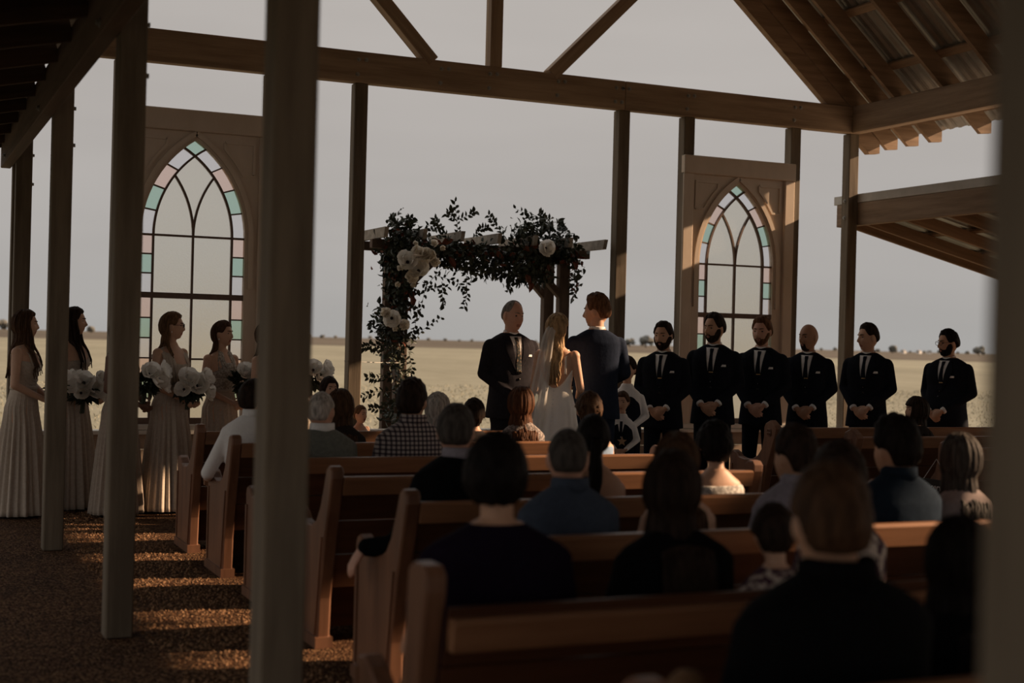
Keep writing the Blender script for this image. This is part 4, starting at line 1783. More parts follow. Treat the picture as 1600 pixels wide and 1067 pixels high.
def shoe_mesh():
    rings = []
    m = MB()
    vs, fs = vloft([(0, .042, .135, .05), (.03, .045, .14, .05), (.05, .042, .125, .045), (.075, .036, .07, .0), (.10, .036, .045, -.015)], 20, 2.4)
    m.add(vs, fs)
    return mesh_from('shoe', m.v, m.f, True)


def place_root(name, x, y, z0, a, sc):
    h = heading(x, y, a)
    return empty(name, (x, y, z0), rz_of(h), sc)


def head_matrix(hc, yaw=0.0, pitch=0.0, roll=0.0, sc=1.0):
    return Matrix.Translation(hc) @ Matrix.Rotation(math.radians(yaw), 4, 'Z') @ Matrix.Rotation(math.radians(pitch), 4, 'X') @ Matrix.Rotation(math.radians(roll), 4, 'Y') @ Matrix.Scale(sc, 4)


def head_yaw(x, y, a_body, a_head):
    d = math.degrees(rz_of(heading(x, y, a_head)) - rz_of(heading(x, y, a_body)))
    return (d + 180) % 360 - 180


def suited_man(x, y, z0, height, a, ah, label, hairspec, sk='warm', suit=None, tie=None, clip=True, square=True, beardspec=None, pitch=-4, shown='front', belly=0.0, wide=1.0,
               specs=False, brow=None, group='groomsmen lined up in dark suits', hands='clasp', lapel_gap=.055):
    suit = suit or NAVY
    sc = height / 1.80
    r = place_root('person', x, y, z0, a, sc)
    tag(r, label, 'person', group)
    key = (hands, belly, wide)
    # joints
    sh = .188 * wide
    if hands == 'clasp':
        el = {s: Vector((s * .238 * wide, -.015, 1.15)) for s in (-1, 1)}
        wr_ = {-1: Vector((-.085, .185 + belly, .965)), 1: Vector((.080, .170 + belly, .955))}
        hd = {-1: (Vector((.8, .12, -.55)), Vector((.1, -1, -.1))), 1: (Vector((-.75, .2, -.62)), Vector((-.1, -1, -.1)))}
    else:                                       # forearms raised in front, holding the bride's hands
        el = {s: Vector((s * .238 * wide, -.02, 1.15)) for s in (-1, 1)}
        wr_ = {s: Vector((s * .15, .20, 1.05)) for s in (-1, 1)}
        hd = {s: (Vector((-s * .3, 1, .0)), Vector((-s * .6, 0, -1))) for s in (-1, 1)}
    hy = head_yaw(x, y, a, ah)
    MH = head_matrix((0, .022, 1.652), hy, pitch, 0, 1.10)
    # body: one continuous figure with head, neck, trunk, arms, hands, legs
    pr = head_prims(MH, False)
    pr.append(vcone((0, -.012, 1.46), (0, .0, 1.61), .058, .056))
    if key not in SUIT_CACHE or True:
        pr.append(vloft(MT))
    for s in (-1, 1):
        pr.append(vcone((s * sh * .93, 0, 1.385), el[s], .046, .04))
        pr.append(vcone(el[s], wr_[s], .04, .026))
        pr += hand_prims(wr_[s] + hd[s][0].normalized() * .015, hd[s][0], hd[s][1], -s if hands == 'clasp' else s, .75)
        pr.append(vcone((s * .09, 0, .86), (s * .10, .01, .48), .078, .05))
        pr.append(vcone((s * .10, .01, .48), (s * .105, -.01, .09), .05, .035))
        pr.append(vell((s * .11, .04, .045), (.035, .10, .035)))
    blob('body', pr, .0066, r, [SK[sk], LIP_M], 1, .24, lips_zone(MH, False))
    ck = (hands, belly, wide)
    if ck not in SUIT_CACHE:
        J = [(.765, .208 * wide, .148 + belly * .6, belly * .5), (.86, .20 * wide, .142 + belly, belly * .7), (1.0, .184 * wide, .132 + belly, belly * .8), (1.10, .180 * wide, .128 + belly * .7, belly * .5),
             (1.22, .192 * wide, .132, .005), (1.32, .203 * wide, .134, .008), (1.395, .206 * wide, .122, 0), (1.443, .182 * wide, .102, -.006), (1.478, .128 * wide, .084, -.010), (1.505, .080, .068, -.012)]
        jp = [vloft(J, 32, 2.5)]
        for s in (-1, 1):
            jp.append(vell((s * (sh - .002), -.002, 1.390), (.064, .069, .060)))
            jp.append(vcone((s * (sh + .006), -.002, 1.372), el[s], .065, .056))
            e2 = el[s].lerp(wr_[s], .88)
            jp.append(vcone(el[s], e2, .057, .044))
        tj = blob('jacket', jp, .0105, None, [suit], 3)
        tpz = [vloft([(.74, .168 * wide, .12, 0), (.84, .170 * wide, .122, 0), (.95, .162 * wide, .115, 0)], 28)]
        for s in (-1, 1):
            tpz.append(vcone((s * .088, 0, .84), (s * .098, .01, .48), .092, .071))
            tpz.append(vcone((s * .098, .01, .48), (s * .105, -.008, .10), .071, .060))
        tt = blob('trousers', tpz, .0115, None, [suit], 3)
        SUIT_CACHE[ck] = (tj, tt, obj_bvh(tj))
        tj.parent = r
        tt.parent = r
    else:
        tj0, tt0, _ = SUIT_CACHE[ck]
        tj = link('jacket', tj0.data, r)
        tt = link('trousers', tt0.data, r)
        for o in (tj, tt):
            o.material_slots[0].link = 'OBJECT'
            o.material_slots[0].material = suit
    bv = SUIT_CACHE[ck][2]
    # collar band
    m = MB()
    n = 26
    ring = []
    for j, (zz, rr_, dy) in enumerate(((1.465, .072, -.004), (1.525, .067, -.004), (1.53, .062, -.004), (1.47, .064, -.004))):
        for i in range(n):
            t = 2 * PI * i / n
            yy = math.sin(t)
            ring.append((math.cos(t) * rr_, yy * rr_ * 1.02 + dy, zz - .022 * max(0, yy) - (.012 if yy > .8 and j in (0, 3) else 0)))
    fs = []
    for j in range(4):
        for i in range(n):
            a_, b_ = j * n + i, j * n + (i + 1) % n
            c_, d_ = ((j + 1) % 4) * n + (i + 1) % n, ((j + 1) % 4) * n + i
            fs.append((a_, b_, c_, d_))
    m.add(ring, fs)
    shirt = m.build('shirt_collar', WHITE, r, True)
    if shown == 'front':
        zb = 1.155
        hw = lambda z: lapel_gap * 1.05 * max(0, (z - zb) / (1.475 - zb)) ** .8 + .002
        patch(bv, lambda z: -hw(z), lambda z: hw(z), zb, 1.475, .004, 'shirt_front', WHITE, r)
        for s in (-1, 1):
            if s > 0:
                patch(bv, lambda z: hw(z), lambda z: hw(z) + .012 + .058 * sstep(zb, 1.37, z) * sstep(1.50, 1.36, z) + .008, zb, 1.475, .011, 'lapel', suit, tj)
            else:
                patch(bv, lambda z: -hw(z) - .012 - .058 * sstep(zb, 1.37, z) * sstep(1.50, 1.36, z) - .008, lambda z: -hw(z), zb, 1.475, .011, 'lapel', suit, tj)
        tw = lambda z: (.013 + .012 * sstep(1.44, 1.2, z)) if z < 1.435 else .017
        tie_o = patch(bv, lambda z: -tw(z), lambda z: tw(z), zb + .01, 1.468, .013, 'tie', tie or TIEK, r)
        if clip:
            c = patch(bv, lambda z: -.026, lambda z: .012, 1.245, 1.253, .019, 'tie_clip', GOLD, tie_o, 4, 2)
        if square:
            patch(bv, lambda z: -.138, lambda z: -.075, 1.300, 1.300 + .020, .008, 'pocket_square', WHITE, tj, 6, 3)
        patch(bv, lambda z: -.008, lambda z: .008, 1.10, 1.116, .008, 'button', SHOE, tj, 3, 3)
        # shirt cuffs
    for s in (-1, 1):
        m = MB()
        a0, a1 = el[s].lerp(wr_[s], .90), el[s].lerp(wr_[s], 1.02)
        m.tube([a0, a1], [.036, .035], 14)
        m.build('cuff', WHITE, r, True)
    for s in (-1, 1):
        sm = bpy.data.meshes.get('shoe') or shoe_mesh()
        o = link('shoe', sm, r, SHOE, (s * .11, 0, 0))
    hairspec(r, MH)
    if beardspec: beardspec(r, MH)
    face_bits(r, MH, brow or HB)
    if specs: glasses(r, MH)
    return r


def short_hair(mat, **k):
    k.setdefault('fade', .30)
    k.setdefault('back', -.48)
    return lambda r, MH: hair_cap('hair', MH, mat, r, **k)


def gown(name, mat, parent, rings, ztop, hem, waist, flare, pleats=26, seed=0, off=.006, nth=150, nz=34, fold=.024, train=0.0):
    """dress surface: ztop(theta) upper edge, fitted to the waist, pleated below; theta 0 = +x, pi/2 = front"""
    r = random.Random(seed)
    ph = [r.uniform(0, 6.28) for _ in range(4)]
    vs, fs = [], []
    for j in range(nz + 1):
        for i in range(nth):
            t = 2 * PI * i / nth
            c, s = math.cos(t), math.sin(t)
            zt = ztop(t)
            z = zt + (hem - zt) * (j / nz)
            if z >= waist:
                rx, ry, cy = ring_at(rings, z)
                f = off
            else:
                k = (waist - z) / (waist - hem)
                rx0, ry0, cy = ring_at(rings, max(z, .80))
                rw, rwy, cyw = ring_at(rings, waist)
                g = k ** .85
                rx = max(rx0 * sstep(1.0, .3, k) + rw * (1 - sstep(1.0, .3, k)), 0) if False else max(rw + (flare - rw) * g, rx0 if k < .45 else 0)
                ry = max(rwy + (flare * .86 - rwy) * g, ry0 if k < .45 else 0)
                w = fold * sstep(0, .5, k)
                f = off + w * (math.sin(pleats * t + ph[0] + 1.2 * math.sin(3 * t + ph[1])) * .6 + math.sin(pleats * .5 * t + ph[2]) * .5) + .003 * math.sin(pleats * 2 * t) * sstep(0, .1, k)
            yy = cy + (ry + f) * s
            if train and s < 0: yy -= train * max(0, (waist - z) / (waist - hem)) ** 2.2 * (-s)
            vs.append(((rx + f) * c, yy, z))
    for j in range(nz):
        for i in range(nth):
            i2 = (i + 1) % nth
            fs.append((j * nth + i, (j + 1) * nth + i, (j + 1) * nth + i2, j * nth + i2))
    o = link(name, mesh_from(name, vs, fs, True), parent, mat)
    sol = o.modifiers.new('thickness', 'SOLIDIFY')
    sol.thickness = .004
    sol.offset = -1
    return o


def woman_standing(x, y, z0, height, a, ah, label, sk, hairfn, dress='sweetheart', mat=None, pose='bouquet', pitch=0, earring=False, specs=False, group='bridesmaids in taupe gowns', head_sc=1.0, body=True, brow=None, hipx=0.0):
    sc = height / 1.70
    r = place_root('person', x, y, z0, a, sc)
    tag(r, label, 'person', group)
    hy = head_yaw(x, y, a, ah)
    MH = head_matrix((0, .012, 1.588), hy, pitch, 0, .95 * head_sc)
    pr = head_prims(MH, True)
    pr.append(vcone((0, -.014, 1.385), (0, .0, 1.52), .046, .044))
    pr.append(vloft(FT, 28, 2.2))
    sh = .155
    for s in (-1, 1):
        pr.append(vell((s * sh, -.008, 1.355), (.046, .046, .046)))
    if pose == 'bouquet':
        el = {s: Vector((s * .215, .0, 1.09)) for s in (-1, 1)}
        wr_ = {s: Vector((s * .045, .215, .96)) for s in (-1, 1)}
        hd = {s: (Vector((-s * .55, .55, -.35)), Vector((-s * .5, -.6, .3))) for s in (-1, 1)}
    elif pose == 'hold':
        el = {s: Vector((s * .205, .03, 1.07)) for s in (-1, 1)}
        wr_ = {s: Vector((s * .14, .245, 1.0)) for s in (-1, 1)}
        hd = {s: (Vector((-s * .1, 1, .15)), Vector((-s * .7, 0, .7))) for s in (-1, 1)}
    else:
        el = {s: Vector((s * .20, -.02, 1.07)) for s in (-1, 1)}
        wr_ = {s: Vector((s * .20, .04, .84)) for s in (-1, 1)}
        hd = {s: (Vector((0, .1, -1)), Vector((-s, 0, 0))) for s in (-1, 1)}
    for s in (-1, 1):
        pr.append(vcone((s * sh, -.008, 1.35), el[s], .043, .034))
        pr.append(vcone(el[s], wr_[s], .034, .022))
        pr += hand_prims(wr_[s], hd[s][0], hd[s][1], -s, .8, .88)
        pr.append(vcone((s * .08, 0, .82), (s * .075, .01, .47), .075, .046))
        pr.append(vcone((s * .075, .01, .47), (s * .07, -.015, .11), .046, .030))
        pr.append(vcone((s * .07, -.02, .09), (s * .075, .10, .03), .030, .022))
    blob('body', pr, .0066, r, [SK[sk], LIP], 1, .30, lips_zone(MH, True))
    mat = mat or TAUPE
    up = {'sweetheart': lambda t: 1.255 + .035 * abs(math.cos(t)) * (1 if math.sin(t) > 0 else 0) + (-.03 if math.sin(t) < -.2 else 0),
          'straps': lambda t: 1.245 + .03 * max(0, math.sin(t)) * abs(math.cos(t)) - .04 * max(0, -math.sin(t)),
          'wrap': lambda t: 1.262 + .02 * abs(math.cos(t)) - .03 * max(0, -math.sin(t)),
          'halter': lambda t: 1.235 + .09 * max(0, math.sin(t)) ** 3 - .08 * max(0, -math.sin(t)),
          'one': lambda t: 1.25 + .06 * max(0, -math.cos(t)) + .02 * max(0, math.sin(t)),
          'bride': lambda t: 1.27 - .015 * max(0, math.sin(t)) - .19 * max(0, -math.sin(t)) ** 1.6}[dress]
    if dress == 'bride':
        d = gown('gown', mat, r, FT, up, .0, 1.0, .31, 9, 5, .005, fold=.012, train=.55)
    else:
        d = gown('gown', mat, r, FT, up, .02, 1.055, .245, 24, int(x * 37) % 91, .007)
        m = MB()        # waistband
        pts = []
        for i in range(41):
            t = 2 * PI * i / 40
            rx, ry, cy = ring_at(FT, 1.065)
            pts.append(((rx + .012) * math.cos(t), cy + (ry + .012) * math.sin(t), 1.065))
        m.tube(pts, .018, 6, flat=.35, up=(0, 0, 1))
        m.build('waistband', mat, d, True)
    # bodice pleats / straps
    m = MB()

    def on(t, z, o=.012):
        rx, ry, cy = ring_at(FT, z)
        return ((rx + o) * math.cos(t), cy + (ry + o) * math.sin(t), z)
    if dress in ('straps', 'sweetheart', 'one', 'bride'):
        sides = (-1, 1) if dress != 'one' else (-1,)
        wd = .010 if dress in ('straps', 'bride') else .016
        for s in sides:
            pts = [on(PI / 2 - s * .75, 1.25), (s * .088, .075, 1.34), (s * .095, .0, 1.405), (s * .09, -.075, 1.34), on(-PI / 2 + s * .65, 1.22 if dress != 'bride' else 1.20)]
            m.tube(pts, wd, 8, flat=.35)
        for k in range(7):
            z = 1.235 - k * .022
            pts = [on(PI / 2 + t, z - .03 * math.cos(t * 2.2 + (k % 2)), .009) for t in (-1.1, -.8, -.5, -.2, .1, .4, .7, 1.0)]
            if dress != 'bride': m.tube(pts, .006, 6)
    elif dress == 'wrap':
        for s in (-1, 1):
            for k in range(4):
                pts = [on(PI / 2 - s * (.12 + .22 * k), 1.08, .010), on(PI / 2 - s * (.35 + .2 * k), 1.19, .014), on(PI / 2 - s * (.55 + .17 * k), 1.27, .013), (s * (.075 + .022 * k), .068 - .008 * k, 1.35), (s * (.085 + .02 * k), -.005, 1.408 - .008 * k), (s * (.08 + .02 * k), -.08, 1.34), on(-PI / 2 + s * (.5 + .1 * k), 1.20)]
                m.tube(pts, .017, 8, flat=.45)
    elif dress == 'halter':
        for s in (-1, 1):
            for k in range(3):
                m.tube([on(PI / 2 - s * (.25 + .25 * k), 1.27 - .02 * k, .009), (s * (.05 + .02 * k), .085 - .01 * k, 1.345), (s * (.04 + .012 * k), .045, 1.415), (s * .045, -.01, 1.45)], .017, 8, flat=.4)
    if m.v: m.build('straps', LACE if dress == 'halter' else mat, d, True)
    if dress == 'halter':
        d2 = gown('lace_bodice', LACE, d, FT, lambda t: up(t) + .002, 1.05, .5, .3, 24, 1, .011, nz=12)
    if pose == 'bouquet' or True:
        for s in (-1, 1):
            m = MB()
            m.tube([(s * .07, -.04, .005), (s * .07, -.035, .07)], [.007, .016], 8)
            v, f = vloft([(.012, .030, .05, .095), (.03, .032, .055, .09), (.05, .03, .05, .06)], 14)
            m.add(v, f)
            m.build('shoe', pm_shoe, r, True)
    hairfn(r, MH, FT)
    face_bits(r, MH, brow or HB, True)
    if earring:
        for s in (-1, 1):
            m = MB()
            v, f = vell((s * .080, .0, -.050), (.005, .005, .009), None, 8, 6)
            m.add([MH @ Vector(q) for q in v], f)
            m.build('earring', WHITE, r, True)
    if specs: glasses(r, MH, True)
    return r


pm_shoe = pm('nude_leather', (.30, .19, .12), None, rough=.5)


def long_hair(mat, length=.33, wave=.012, n=52, azr=(.45, 1.0), seed=1, front=.62, side=.10, thick=.016, t=.020, spread=1.0, forward=0, part=None, sh=1.38, pull=0.0):
    def f(r, MH, torso):
        h = hair_cap('hair', MH, mat, r, t=t, front=front, side=side, back=-.75, amp=.2, seed=seed, fem=True, part=part)
        locks('hair_locks', MH, mat, h, length, n, wave, seed, thick, azr, spread, torso, True, .93, forward=forward, sh_z=sh, pull=pull)
    return f


def updo(mat, seed=2, t=.022):
    def f(r, MH, torso):
        h = hair_cap('hair', MH, mat, r, t=t, front=.6, side=.05, back=-.55, amp=.35, freq=6, seed=seed, fem=True)
        sp = [(rx * .05, -.085 - abs(rz) * .01, rz * .05 - .01, .022) for rx in (-1, -.35, .35, 1) for rz in (-.8, -.1, .6)]
        curls('hair_curls', MH, mat, h, sp, seed, .010)
    return f


def ponytail(mat, length=.34, seed=4):
    def f(r, MH, torso):
        h = hair_cap('hair', MH, mat, r, t=.016, front=.6, side=.05, back=-.5, amp=.2, seed=seed, fem=True)
        rr = random.Random(seed)
        m = MB()
        for k in range(12):
            o = Vector((rr.uniform(-.016, .016), rr.uniform(-.012, .012), 0))
            pts = [MH @ (Vector((0, -.105, .01)) + o)]
            p = MH @ (Vector((0, -.150, -.01)) + o)
            for q in range(10):
                pts.append(p.copy() + Vector((.012 * math.sin(q * .8 + k), .006 * q * .2, -.034 * q * length / .34)))
            m.tube(pts, [.012] + [.018] * 6 + [.015, .012, .008, .004], 6)
        m.build('ponytail', mat, h, True)
    return f


# ---------------------------------------------------------------- the bridal party
BM = 'bridesmaids in taupe gowns'
def bx_(pxx, Y): return px(pxx, 533, Y).x


woman_standing(bx_(38, 12.28), 12.28, 0, 1.70, 72, 88, 'bridesmaid at far left with long dark wavy hair and a pleated strappy gown', 'fair', long_hair(HM, .36, .016, 56, seed=1, azr=(.40, 1.0)), 'sweetheart', earring=True)
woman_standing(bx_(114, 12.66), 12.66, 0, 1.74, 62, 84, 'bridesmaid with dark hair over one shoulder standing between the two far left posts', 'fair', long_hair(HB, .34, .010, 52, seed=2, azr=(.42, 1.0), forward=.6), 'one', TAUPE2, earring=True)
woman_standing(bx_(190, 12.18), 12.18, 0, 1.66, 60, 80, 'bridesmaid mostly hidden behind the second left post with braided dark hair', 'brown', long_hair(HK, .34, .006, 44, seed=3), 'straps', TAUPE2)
woman_standing(bx_(268, 12.34), 12.34, 0, 1.72, 48, 84, 'bridesmaid with glasses, half up blonde brown hair and a draped V neck gown', 'fair', long_hair(HL, .20, .020, 56, seed=4, azr=(.60, 1.0)), 'wrap', earring=True, specs=True)
woman_standing(bx_(347, 12.62), 12.62, 0, 1.66, 42, 62, 'bridesmaid with curled dark hair in a lace halter gown before the left window', 'fair', long_hair(HM, .26, .018, 44, seed=5, azr=(.62, 1.0), part=.2), 'halter', earring=True)
woman_standing(bx_(417, 12.20), 12.20, 0, 1.66, 60, 85, 'bridesmaid hidden behind the large blurred post with only her hair edge showing', 'fair', long_hair(HM, .30, .014, 48, seed=6), 'straps')
woman_standing(bx_(463, 12.75), 12.75, 0, 1.64, 65, 88, 'bridesmaid just right of the large blurred post holding a bouquet, mostly hidden', 'fair', long_hair(HL, .28, .012, 48, seed=8), 'straps')


def held(px_, py_, Y, a, label, seed, sc=1.0, nf=4):
    p = px(px_, py_, Y)
    h = heading(p.x, p.y, a)
    bouquet(p, (h.x, h.y, .25), label, seed, sc, nf)


held(88, 606, 12.12, 60, 'white bouquet hidden behind the leftmost post, held by the far left bridesmaid', 1, .9, 3)
held(132, 612, 12.44, 35, 'white bouquet between the two left posts', 2, 1.05, 5)
held(228, 598, 11.96, 45, 'white bouquet peeking out right of the second left post', 3, 1.0, 4)
held(296, 606, 12.10, 30, 'white bouquet held by the bridesmaid with glasses', 4, 1.05, 5)
held(378, 597, 12.38, 45, 'white bouquet held by the bridesmaid in the lace halter gown', 5, 1.0, 4)
held(445, 600, 11.98, 45, 'white bouquet behind the large blurred post', 6, .9, 3)
held(488, 590, 12.52, 40, 'white bouquet just right of the large blurred post', 7, .95, 4)

# officiant, bride and groom
suited_man(4.98, 11.13, .12, 1.80, 28, 42, 'grey haired officiant in a charcoal suit with a patterned tie', short_hair(HG, t=.007, front=.86, side=.12, back=-.5, amp=.15), 'pink', CHAR, TIEF, False, True, None, -6, wide=1.06, belly=.03,
           brow=HG, group='wedding couple and officiant')


def bride_hair(r, MH, torso):
    h = hair_cap('hair', MH, HY, r, t=.024, front=.62, side=.10, back=-.75, amp=.25, seed=9, fem=True)
    locks('hair_locks', MH, HY, h, .40, 64, .020, 12, .020, (.60, 1.0), .35, torso, True, .93, sh_z=1.38, pull=.07)


bride = woman_standing(5.12, 10.50, .12, 1.66, 168, 150, 'bride in a white low backed gown and long veil seen from behind', 'fair', bride_hair, 'bride', IVORY, 'hold', group='wedding couple and officiant')
# buttons down the back and the veil
m = MB()
rows = []
for k in range(24):
    z = 1.055 - k * .036
    rx, ry, cy = ring_at(FT, z)
    kk = max(0, (1.0 - z)) / 1.0
    rw, rwy, cyw = ring_at(FT, 1.0)
    yy = cy - max(ry if kk < .45 else 0, rwy + (.31 * .86 - rwy) * kk ** .85) - .010 - .55 * kk ** 2.2 if z < 1.0 else cy - ry - .010
    v, f = vell((0, yy, z), (.0055, .0045, .0055), None, 8, 6)
    m.add(v, f)
gb = [c for c in bride.children if c.name.startswith('gown')][0]
m.build('buttons', WHITE, gb, True)
vm_ = bpy.data.materials.new('sheer_veil')
vm_.use_nodes = True
t_ = vm_.node_tree
pb = t_.nodes['Principled BSDF']
pb.inputs['Base Color'].default_value = (.72, .68, .62, 1)
pb.inputs['Roughness'].default_value = .8
pb.inputs['Alpha'].default_value = .52
vs, fs = [], []
nu, nv = 16, 34
for j in range(nv + 1):
    t = j / nv
    z = 1.655 - t * 1.45
    wdt = .042 + .075 * t ** .9
    cxv = -.022 - .20 * t ** .85
    rx, ry, cy = ring_at(FT, z)
    for i in range(nu + 1):
        s = i / nu * 2 - 1
        yb = -.085 - .085 * sstep(0, .12, t) - .14 * max(0, t - .35) - .42 * max(0, t - .55)
        yb += .10 * sstep(.0, .2, t) * 0
        vs.append((cxv + s * wdt, yb - .016 * math.sin(s * 9 + t * 2) * (t + .2) + .03 * s * s, z - (.0 if t > .05 else .004)))
for j in range(nv):
    for i in range(nu):
        a_ = j * (nu + 1) + i
        fs.append((a_, a_ + 1, a_ + nu + 2, a_ + nu + 1))
link('veil', mesh_from('veil', vs, fs, True), bride, vm_)

suited_man(5.57, 10.66, .12, 1.855, 196, 250, 'groom in a navy suit seen from behind with short auburn hair', short_hair(HR, t=.017, front=.58, side=-.02, back=-.55, amp=.3, top=.016, seed=4), 'warm', NAVY2, shown='back', group='wedding couple and officiant', hands='hold', wide=1.02)

# groomsmen, left to right
G = [
    (6.83, 11.68, 1.785, -14, -24, 'bearded groomsman with short dark hair standing nearest the groom', short_hair(HB, t=.015, front=.60, side=-.05, amp=.3, top=.006, seed=1), 'warm', lambda r, MH: beard(r, MH, HB, .010), {}),
    (7.36, 11.62, 1.88, -12, -40, 'tall groomsman with dark beard and slicked back hair before the right window', short_hair(HB, t=.017, front=.66, side=-.05, amp=.25, top=.006, seed=2), 'warm', lambda r, MH: beard(r, MH, HB, .006), {}),
    (7.90, 11.60, 1.86, -14, -22, 'groomsman with reddish blond hair and stubble before the right window', short_hair(HR, t=.016, front=.60, side=-.02, amp=.3, top=.010, seed=3), 'pink', lambda r, MH: beard(r, MH, HR, .004), {}),
    (8.44, 11.58, 1.815, -10, -42, 'bald groomsman with a dark goatee left of the corner post', lambda r, MH: None, 'tan', lambda r, MH: beard(r, MH, HB, .008, False), {}),
    (9.10, 11.48, 1.83, -18, -58, 'clean shaven groomsman with short dark hair just right of the corner post', short_hair(HB, t=.012, front=.60, side=.05, amp=.2, top=.010, seed=5), 'fair', None, {}),
    (9.98, 11.30, 1.79, -30, -56, 'stocky groomsman with glasses and dark beard at far right', short_hair(HK, t=.017, front=.60, side=-.05, amp=.3, top=.006, seed=6), 'warm', lambda r, MH: beard(r, MH, HK, .006), dict(specs=True, wide=1.10, belly=.05)),
]
for (x, y, h, a, ah, lab, hs, sk, bd, kw) in G:
    suited_man(x, y, 0, h, a, ah, lab, hs, sk, NAVY, TIEK, True, True, bd, **kw)
# ---------------------------------------------------------------- children standing at the front
def child_xy(pxx, pyy, Y):
    p = px(pxx, pyy, Y)
    return p.x, p.y, p.z


def girl(pxx, pyy, Y, a, ah, label, hairfn, mat):
    x, y, zt = child_xy(pxx, pyy, Y)
    return woman_standing(x, y, 0, zt * 1.70 / 1.775, a, ah, label, 'fair', hairfn, 'straps', mat, 'down', group='children in the wedding party', head_sc=1.22)


girl(514, 584, 11.50, 40, 30, 'child with short dark hair standing left of the timber post', lambda r, MH, T: (hair_cap('hair', MH, HB, r, t=.022, front=.55, side=-.25, back=-.85, amp=.2, fem=True, part=.2)), WHITE)
girl(563, 629, 11.70, 40, 48, 'small blonde flower girl in white beside the timber post', lambda r, MH, T: (hair_cap('hair', MH, HL, r, t=.014, front=.62, side=.05, back=-.6, amp=.3, fem=True, seed=3)), WHITE)
VEST = cloth('dark_vest', (.012, .014, .02))


def boy(pxx, pyy, Y, a, ah, label, star=False, mat=HB):
    x, y, zt = child_xy(pxx, pyy, Y)
    sc = zt / 1.86
    r = place_root('person', x, y, 0, a, sc)
    tag(r, label, 'person', 'children in the wedding party')
    MH = head_matrix((0, .018, 1.70), head_yaw(x, y, a, ah), -4, 0, 1.25)
    el = {s: Vector((s * .235, -.005, 1.15)) for s in (-1, 1)}
    wr_ = {s: Vector((s * .065, .18, 1.0)) for s in (-1, 1)}
    pr = head_prims(MH, True)
    pr.append(vcone((0, -.01, 1.44), (0, 0, 1.60), .052, .05))
    pr.append(vloft([(z, a_ * .86, b_ * .86, c_) for z, a_, b_, c_ in MT if z < 1.46]))
    for s in (-1, 1):
        pr += [vcone((s * .155, 0, 1.36), el[s], .036, .034), vcone(el[s], wr_[s], .038, .026)]
        pr += hand_prims(wr_[s], (-s * .7, .2, -.5), (0, -1, -.1), -s, .8)
        pr += [vcone((s * .09, 0, .86), (s * .1, .01, .48), .075, .05), vcone((s * .1, .01, .48), (s * .105, -.01, .09), .05, .035)]
    blob('body', pr, .0075, r, [SK['fair'], LIP_M], 1, .4, lips_zone(MH, True))
    sp = [vloft([(.90, .178, .125, 0), (1.1, .165, .115, 0), (1.3, .185, .125, 0), (1.38, .180, .108, 0), (1.435, .145, .09, 0), (1.475, .09, .075, 0), (1.53, .064, .062, 0)], 28)]
    for s in (-1, 1):
        sp += [vcone((s * .165, 0, 1.36), el[s], .050, .044), vcone(el[s], el[s].lerp(wr_[s], .92), .044, .034)]
    sh_ = blob('shirt', sp, .011, r, [WHITE], 2)
    vs_ = blob('vest', [vloft([(.86, .19, .14, 0), (1.1, .176, .128, 0), (1.3, .178, .137, 0), (1.37, .155, .115, 0), (1.42, .12, .085, 0), (1.455, .10, .06, -.02)], 28)], .011, r, [VEST], 2)
    bv = obj_bvh(vs_)
    hw = lambda z: .06 * max(0, (z - 1.18) / .27) + .002
    patch(bv, lambda z: -hw(z), lambda z: hw(z), 1.18, 1.44, .005, 'shirt_front', WHITE, sh_)
    patch(bv, lambda z: -.02, lambda z: .02, 1.2, 1.44, .012, 'tie', TIEK, r)
    tp = [vloft([(.8, .165, .12, 0), (.95, .165, .118, 0)], 24)]
    for s in (-1, 1):
        tp += [vcone((s * .088, 0, .84), (s * .098, .01, .48), .09, .068), vcone((s * .098, .01, .48), (s * .105, -.008, .08), .068, .058)]
    blob('trousers', tp, .012, r, [VEST], 2)
    for s in (-1, 1):
        link('shoe', bpy.data.meshes.get('shoe'), r, None, (s * .105, 0, 0))
    hair_cap('hair', MH, mat, r, t=.017, front=.55, side=-.02, back=-.5, amp=.3, seed=int(pxx))
    face_bits(r, MH, mat, True)
    if star:
        m = MB()
        pts = []
        for k in range(10):
            R_ = .075 if k % 2 == 0 else .032
            t = PI / 2 + k * PI / 5
            pts.append((R_ * math.cos(t), R_ * math.sin(t)))
        h = bv.ray_cast(Vector((-.02, 1, 1.16)), Vector((0, -1, 0)))[0]
        m.prism(pts, 1, -.006, .006)
        m.build('star_badge', pm('tan_wood_star', (.45, .29, .17), None, rough=.6), r, loc=(-.02, h.y + .02, 1.13))
    return r


boy(981, 556, 11.45, -5, -20, 'older ring bearer boy in a dark vest behind the groom', False)
boy(973, 611, 11.05, -5, -15, 'small ring bearer boy with a wooden star on his vest behind the groom', True, HM)

# ---------------------------------------------------------------- seated guests
SMT = [(-.02, .185, .135, 0), (.10, .175, .13, 0), (.27, .172, .124, 0), (.42, .195, .128, 0), (.515, .205, .118, 0), (.57, .175, .100, -.005), (.61, .115, .082, -.008), (.645, .068, .066, -.006)]
SFT = [(-.02, .19, .14, 0), (.10, .165, .12, 0), (.24, .138, .10, 0), (.38, .157, .118, .006), (.49, .168, .098, 0), (.545, .148, .084, -.005), (.585, .095, .068, -.008), (.62, .056, .056, -.006)]
LOWER = {}
COUPLE = Vector((5.25, 10.9))


